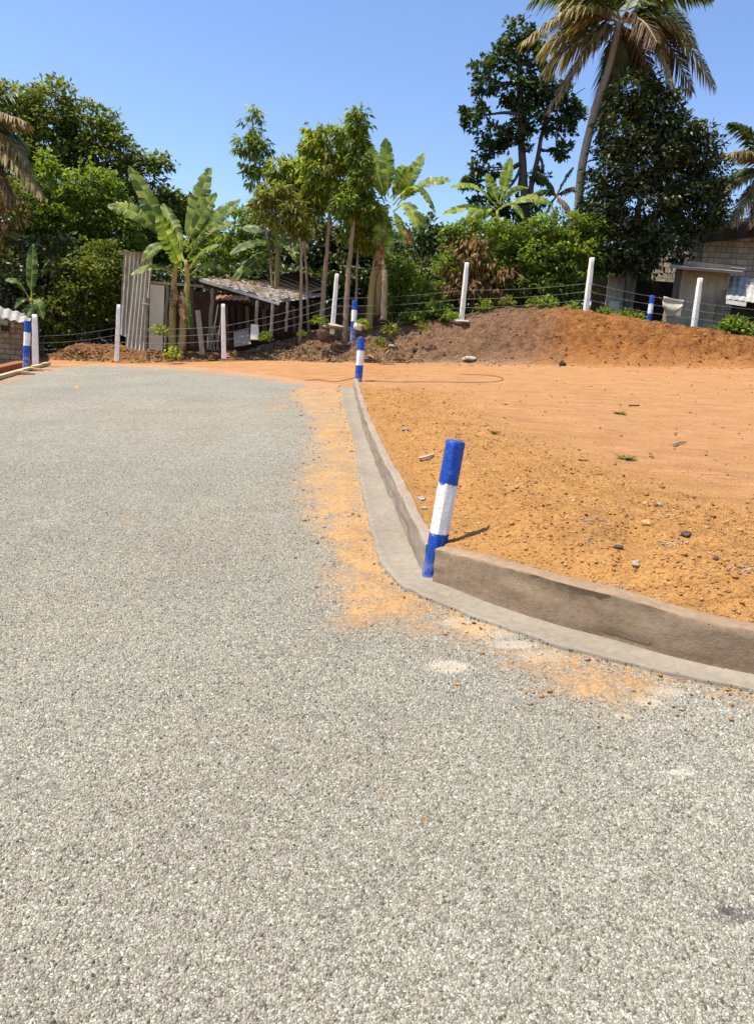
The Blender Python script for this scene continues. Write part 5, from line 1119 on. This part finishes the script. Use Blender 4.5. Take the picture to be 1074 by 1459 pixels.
scatter('soil_crumbs', M['crumb'], np.stack([Xr, Yr, H(Xr, Yr)+sz*.2], -1), sz, 12)
# chippings bedded in the road surface near the camera
def chips():
    r = np.random.default_rng(123); A = []
    g_ = .0081; ys = np.arange(1.05, 9.3, g_)
    P = []
    for y_ in ys:
        wd_ = .62*(y_+.5)+.1; xs = np.arange(-wd_, wd_, g_)
        keep = r.random(len(xs)) < (1-sm(3.8, 9.5, y_))*.90; xs = xs[keep]; P.append(np.stack([xs, np.full(len(xs), y_)], -1))
    P = np.vstack(P)+r.normal(size=(sum(len(p) for p in P), 2))*.0028
    ins = inside(P[:, 0], P[:, 1], road_poly); P = P[ins]; d_, _, _ = poly_sd(P[:, 0], P[:, 1], GOp); P = P[d_ > .03]
    du, pa, ta, _ = cover(P[:, 0], P[:, 1]); q = np.maximum(du, pa)+.5*fbm(P[:, 0], P[:, 1], 5, 4, 91)+.35*fbm(P[:, 0], P[:, 1], 40, 2, 92)
    P = P[(q < .34+.62*r.random(len(P))**1.5) & (r.random(len(P)) > .95*ta) & (r.random(len(P)) > .75*sm(.30, .55, fbm(P[:, 0], P[:, 1], 3.3, 4, 93)))]; n = len(P)
    sz = .0028+.0031*r.random(n)**1.6; a = r.random(n)*6.283; el = .55+.45*r.random(n); ca, sa = np.cos(a), np.sin(a)
    base = np.array([(-1, -1), (1, -1), (1, 1), (-1, 1)])*.78; top = base*.72
    xy = np.concatenate([base, top])[None]+r.normal(size=(n, 8, 2))*.20
    xy[..., 1] *= el[:, None]; xy = xy*sz[:, None, None]; x2 = xy[..., 0]*ca[:, None]-xy[..., 1]*sa[:, None]; y2 = xy[..., 0]*sa[:, None]+xy[..., 1]*ca[:, None]
    zt = sz*(.35+.75*r.random(n)); z = np.zeros((n, 8)); z[:, :4] = -.002; z[:, 4:] = zt[:, None]*(1+.0*r.random((n, 4)))
    tx, ty = r.normal(size=(2, n, 1))*.22; z[:, 4:] += tx*xy[:, 4:, 0]+ty*xy[:, 4:, 1]
    z += .004*fbm(P[:, 0], P[:, 1], 1.2, 2, 5)[:, None]
    V = np.stack([P[:, :1]+x2, P[:, 1:]+y2, z], -1).reshape(-1, 3); Fb = np.array([(4, 5, 6, 7), (0, 1, 5, 4), (1, 2, 6, 5), (2, 3, 7, 6), (3, 0, 4, 7)])
    f = (Fb[None]+(np.arange(n)*8)[:, None, None]).reshape(-1, 4); tone = r.random(n); tone = np.clip(tone-.5*ta[:0].sum(), 0, 1)
    b = NB('road_chippings'); c = b.ramp(b.attr('rnd'), [(0, (.08, .073, .058)), (.12, (.20, .186, .148)), (.5, (.305, .284, .228)), (.9, (.385, .358, .288)), (1, (.52, .485, .39))])
    co = b.coord(); c = b.mix(1, c, b.ramp(b.noise(co, 1.1, 5, .65), [(.3, .85), (.7, 1.1)]), 'MULTIPLY'); c = b.mix(1, c, b.ramp(b.noise(co, 300, 2, .6), [(.3, .85), (.7, 1.12)]), 'MULTIPLY')
    m = b.fin(c, .9, None, .12); o = mesh_np('road_chippings', P2W(V), f, m, attrs={'rnd': np.repeat(tone, 8)}); tag(o, kind='stuff'); return n
print('chips', chips())
# dead leaves piled below the shed end
mb_ = []
for (cx_, cy_, w_) in [(372, 497, 40), (330, 506, 50), (430, 500, 60), (560, 500, 60), (480, 505, 60), (250, 507, 50), (120, 505, 50)]:
    for _ in range(150): mb_.append((cx_+random.gauss(0, w_*.45), random.uniform(-.1, .7)))
C = []
for px_, t_ in mb_:
    yb_ = np.interp(px_, BPX, BYb); yc_ = np.interp(px_, BPX, BYc); Y_ = yb_+(yc_-yb_)*t_; q = np.array([(px_-CX)/F*(Y_*cos(TH)+.3), Y_, 0]); q[2] = H(q[:1], q[1:2])[0]+.03; C.append(P2W(q))
C = np.array(C); n = len(C); a = rng.random(n)*6.28; D = unit(np.stack([np.cos(a), np.sin(a), rng.normal(size=n)*.3], -1)); V, f = leaf_mesh(C, D, unit(rng.normal(size=(n, 3))*.5+ORI), .08+.12*rng.random(n), .025+.02*rng.random(n))
tag(mesh_np('fallen_leaves', V, f, M['drybrown'], attrs={'rnd': np.repeat(rng.random(n), 5)}), kind='stuff')
# undergrowth filling the gaps behind the fence
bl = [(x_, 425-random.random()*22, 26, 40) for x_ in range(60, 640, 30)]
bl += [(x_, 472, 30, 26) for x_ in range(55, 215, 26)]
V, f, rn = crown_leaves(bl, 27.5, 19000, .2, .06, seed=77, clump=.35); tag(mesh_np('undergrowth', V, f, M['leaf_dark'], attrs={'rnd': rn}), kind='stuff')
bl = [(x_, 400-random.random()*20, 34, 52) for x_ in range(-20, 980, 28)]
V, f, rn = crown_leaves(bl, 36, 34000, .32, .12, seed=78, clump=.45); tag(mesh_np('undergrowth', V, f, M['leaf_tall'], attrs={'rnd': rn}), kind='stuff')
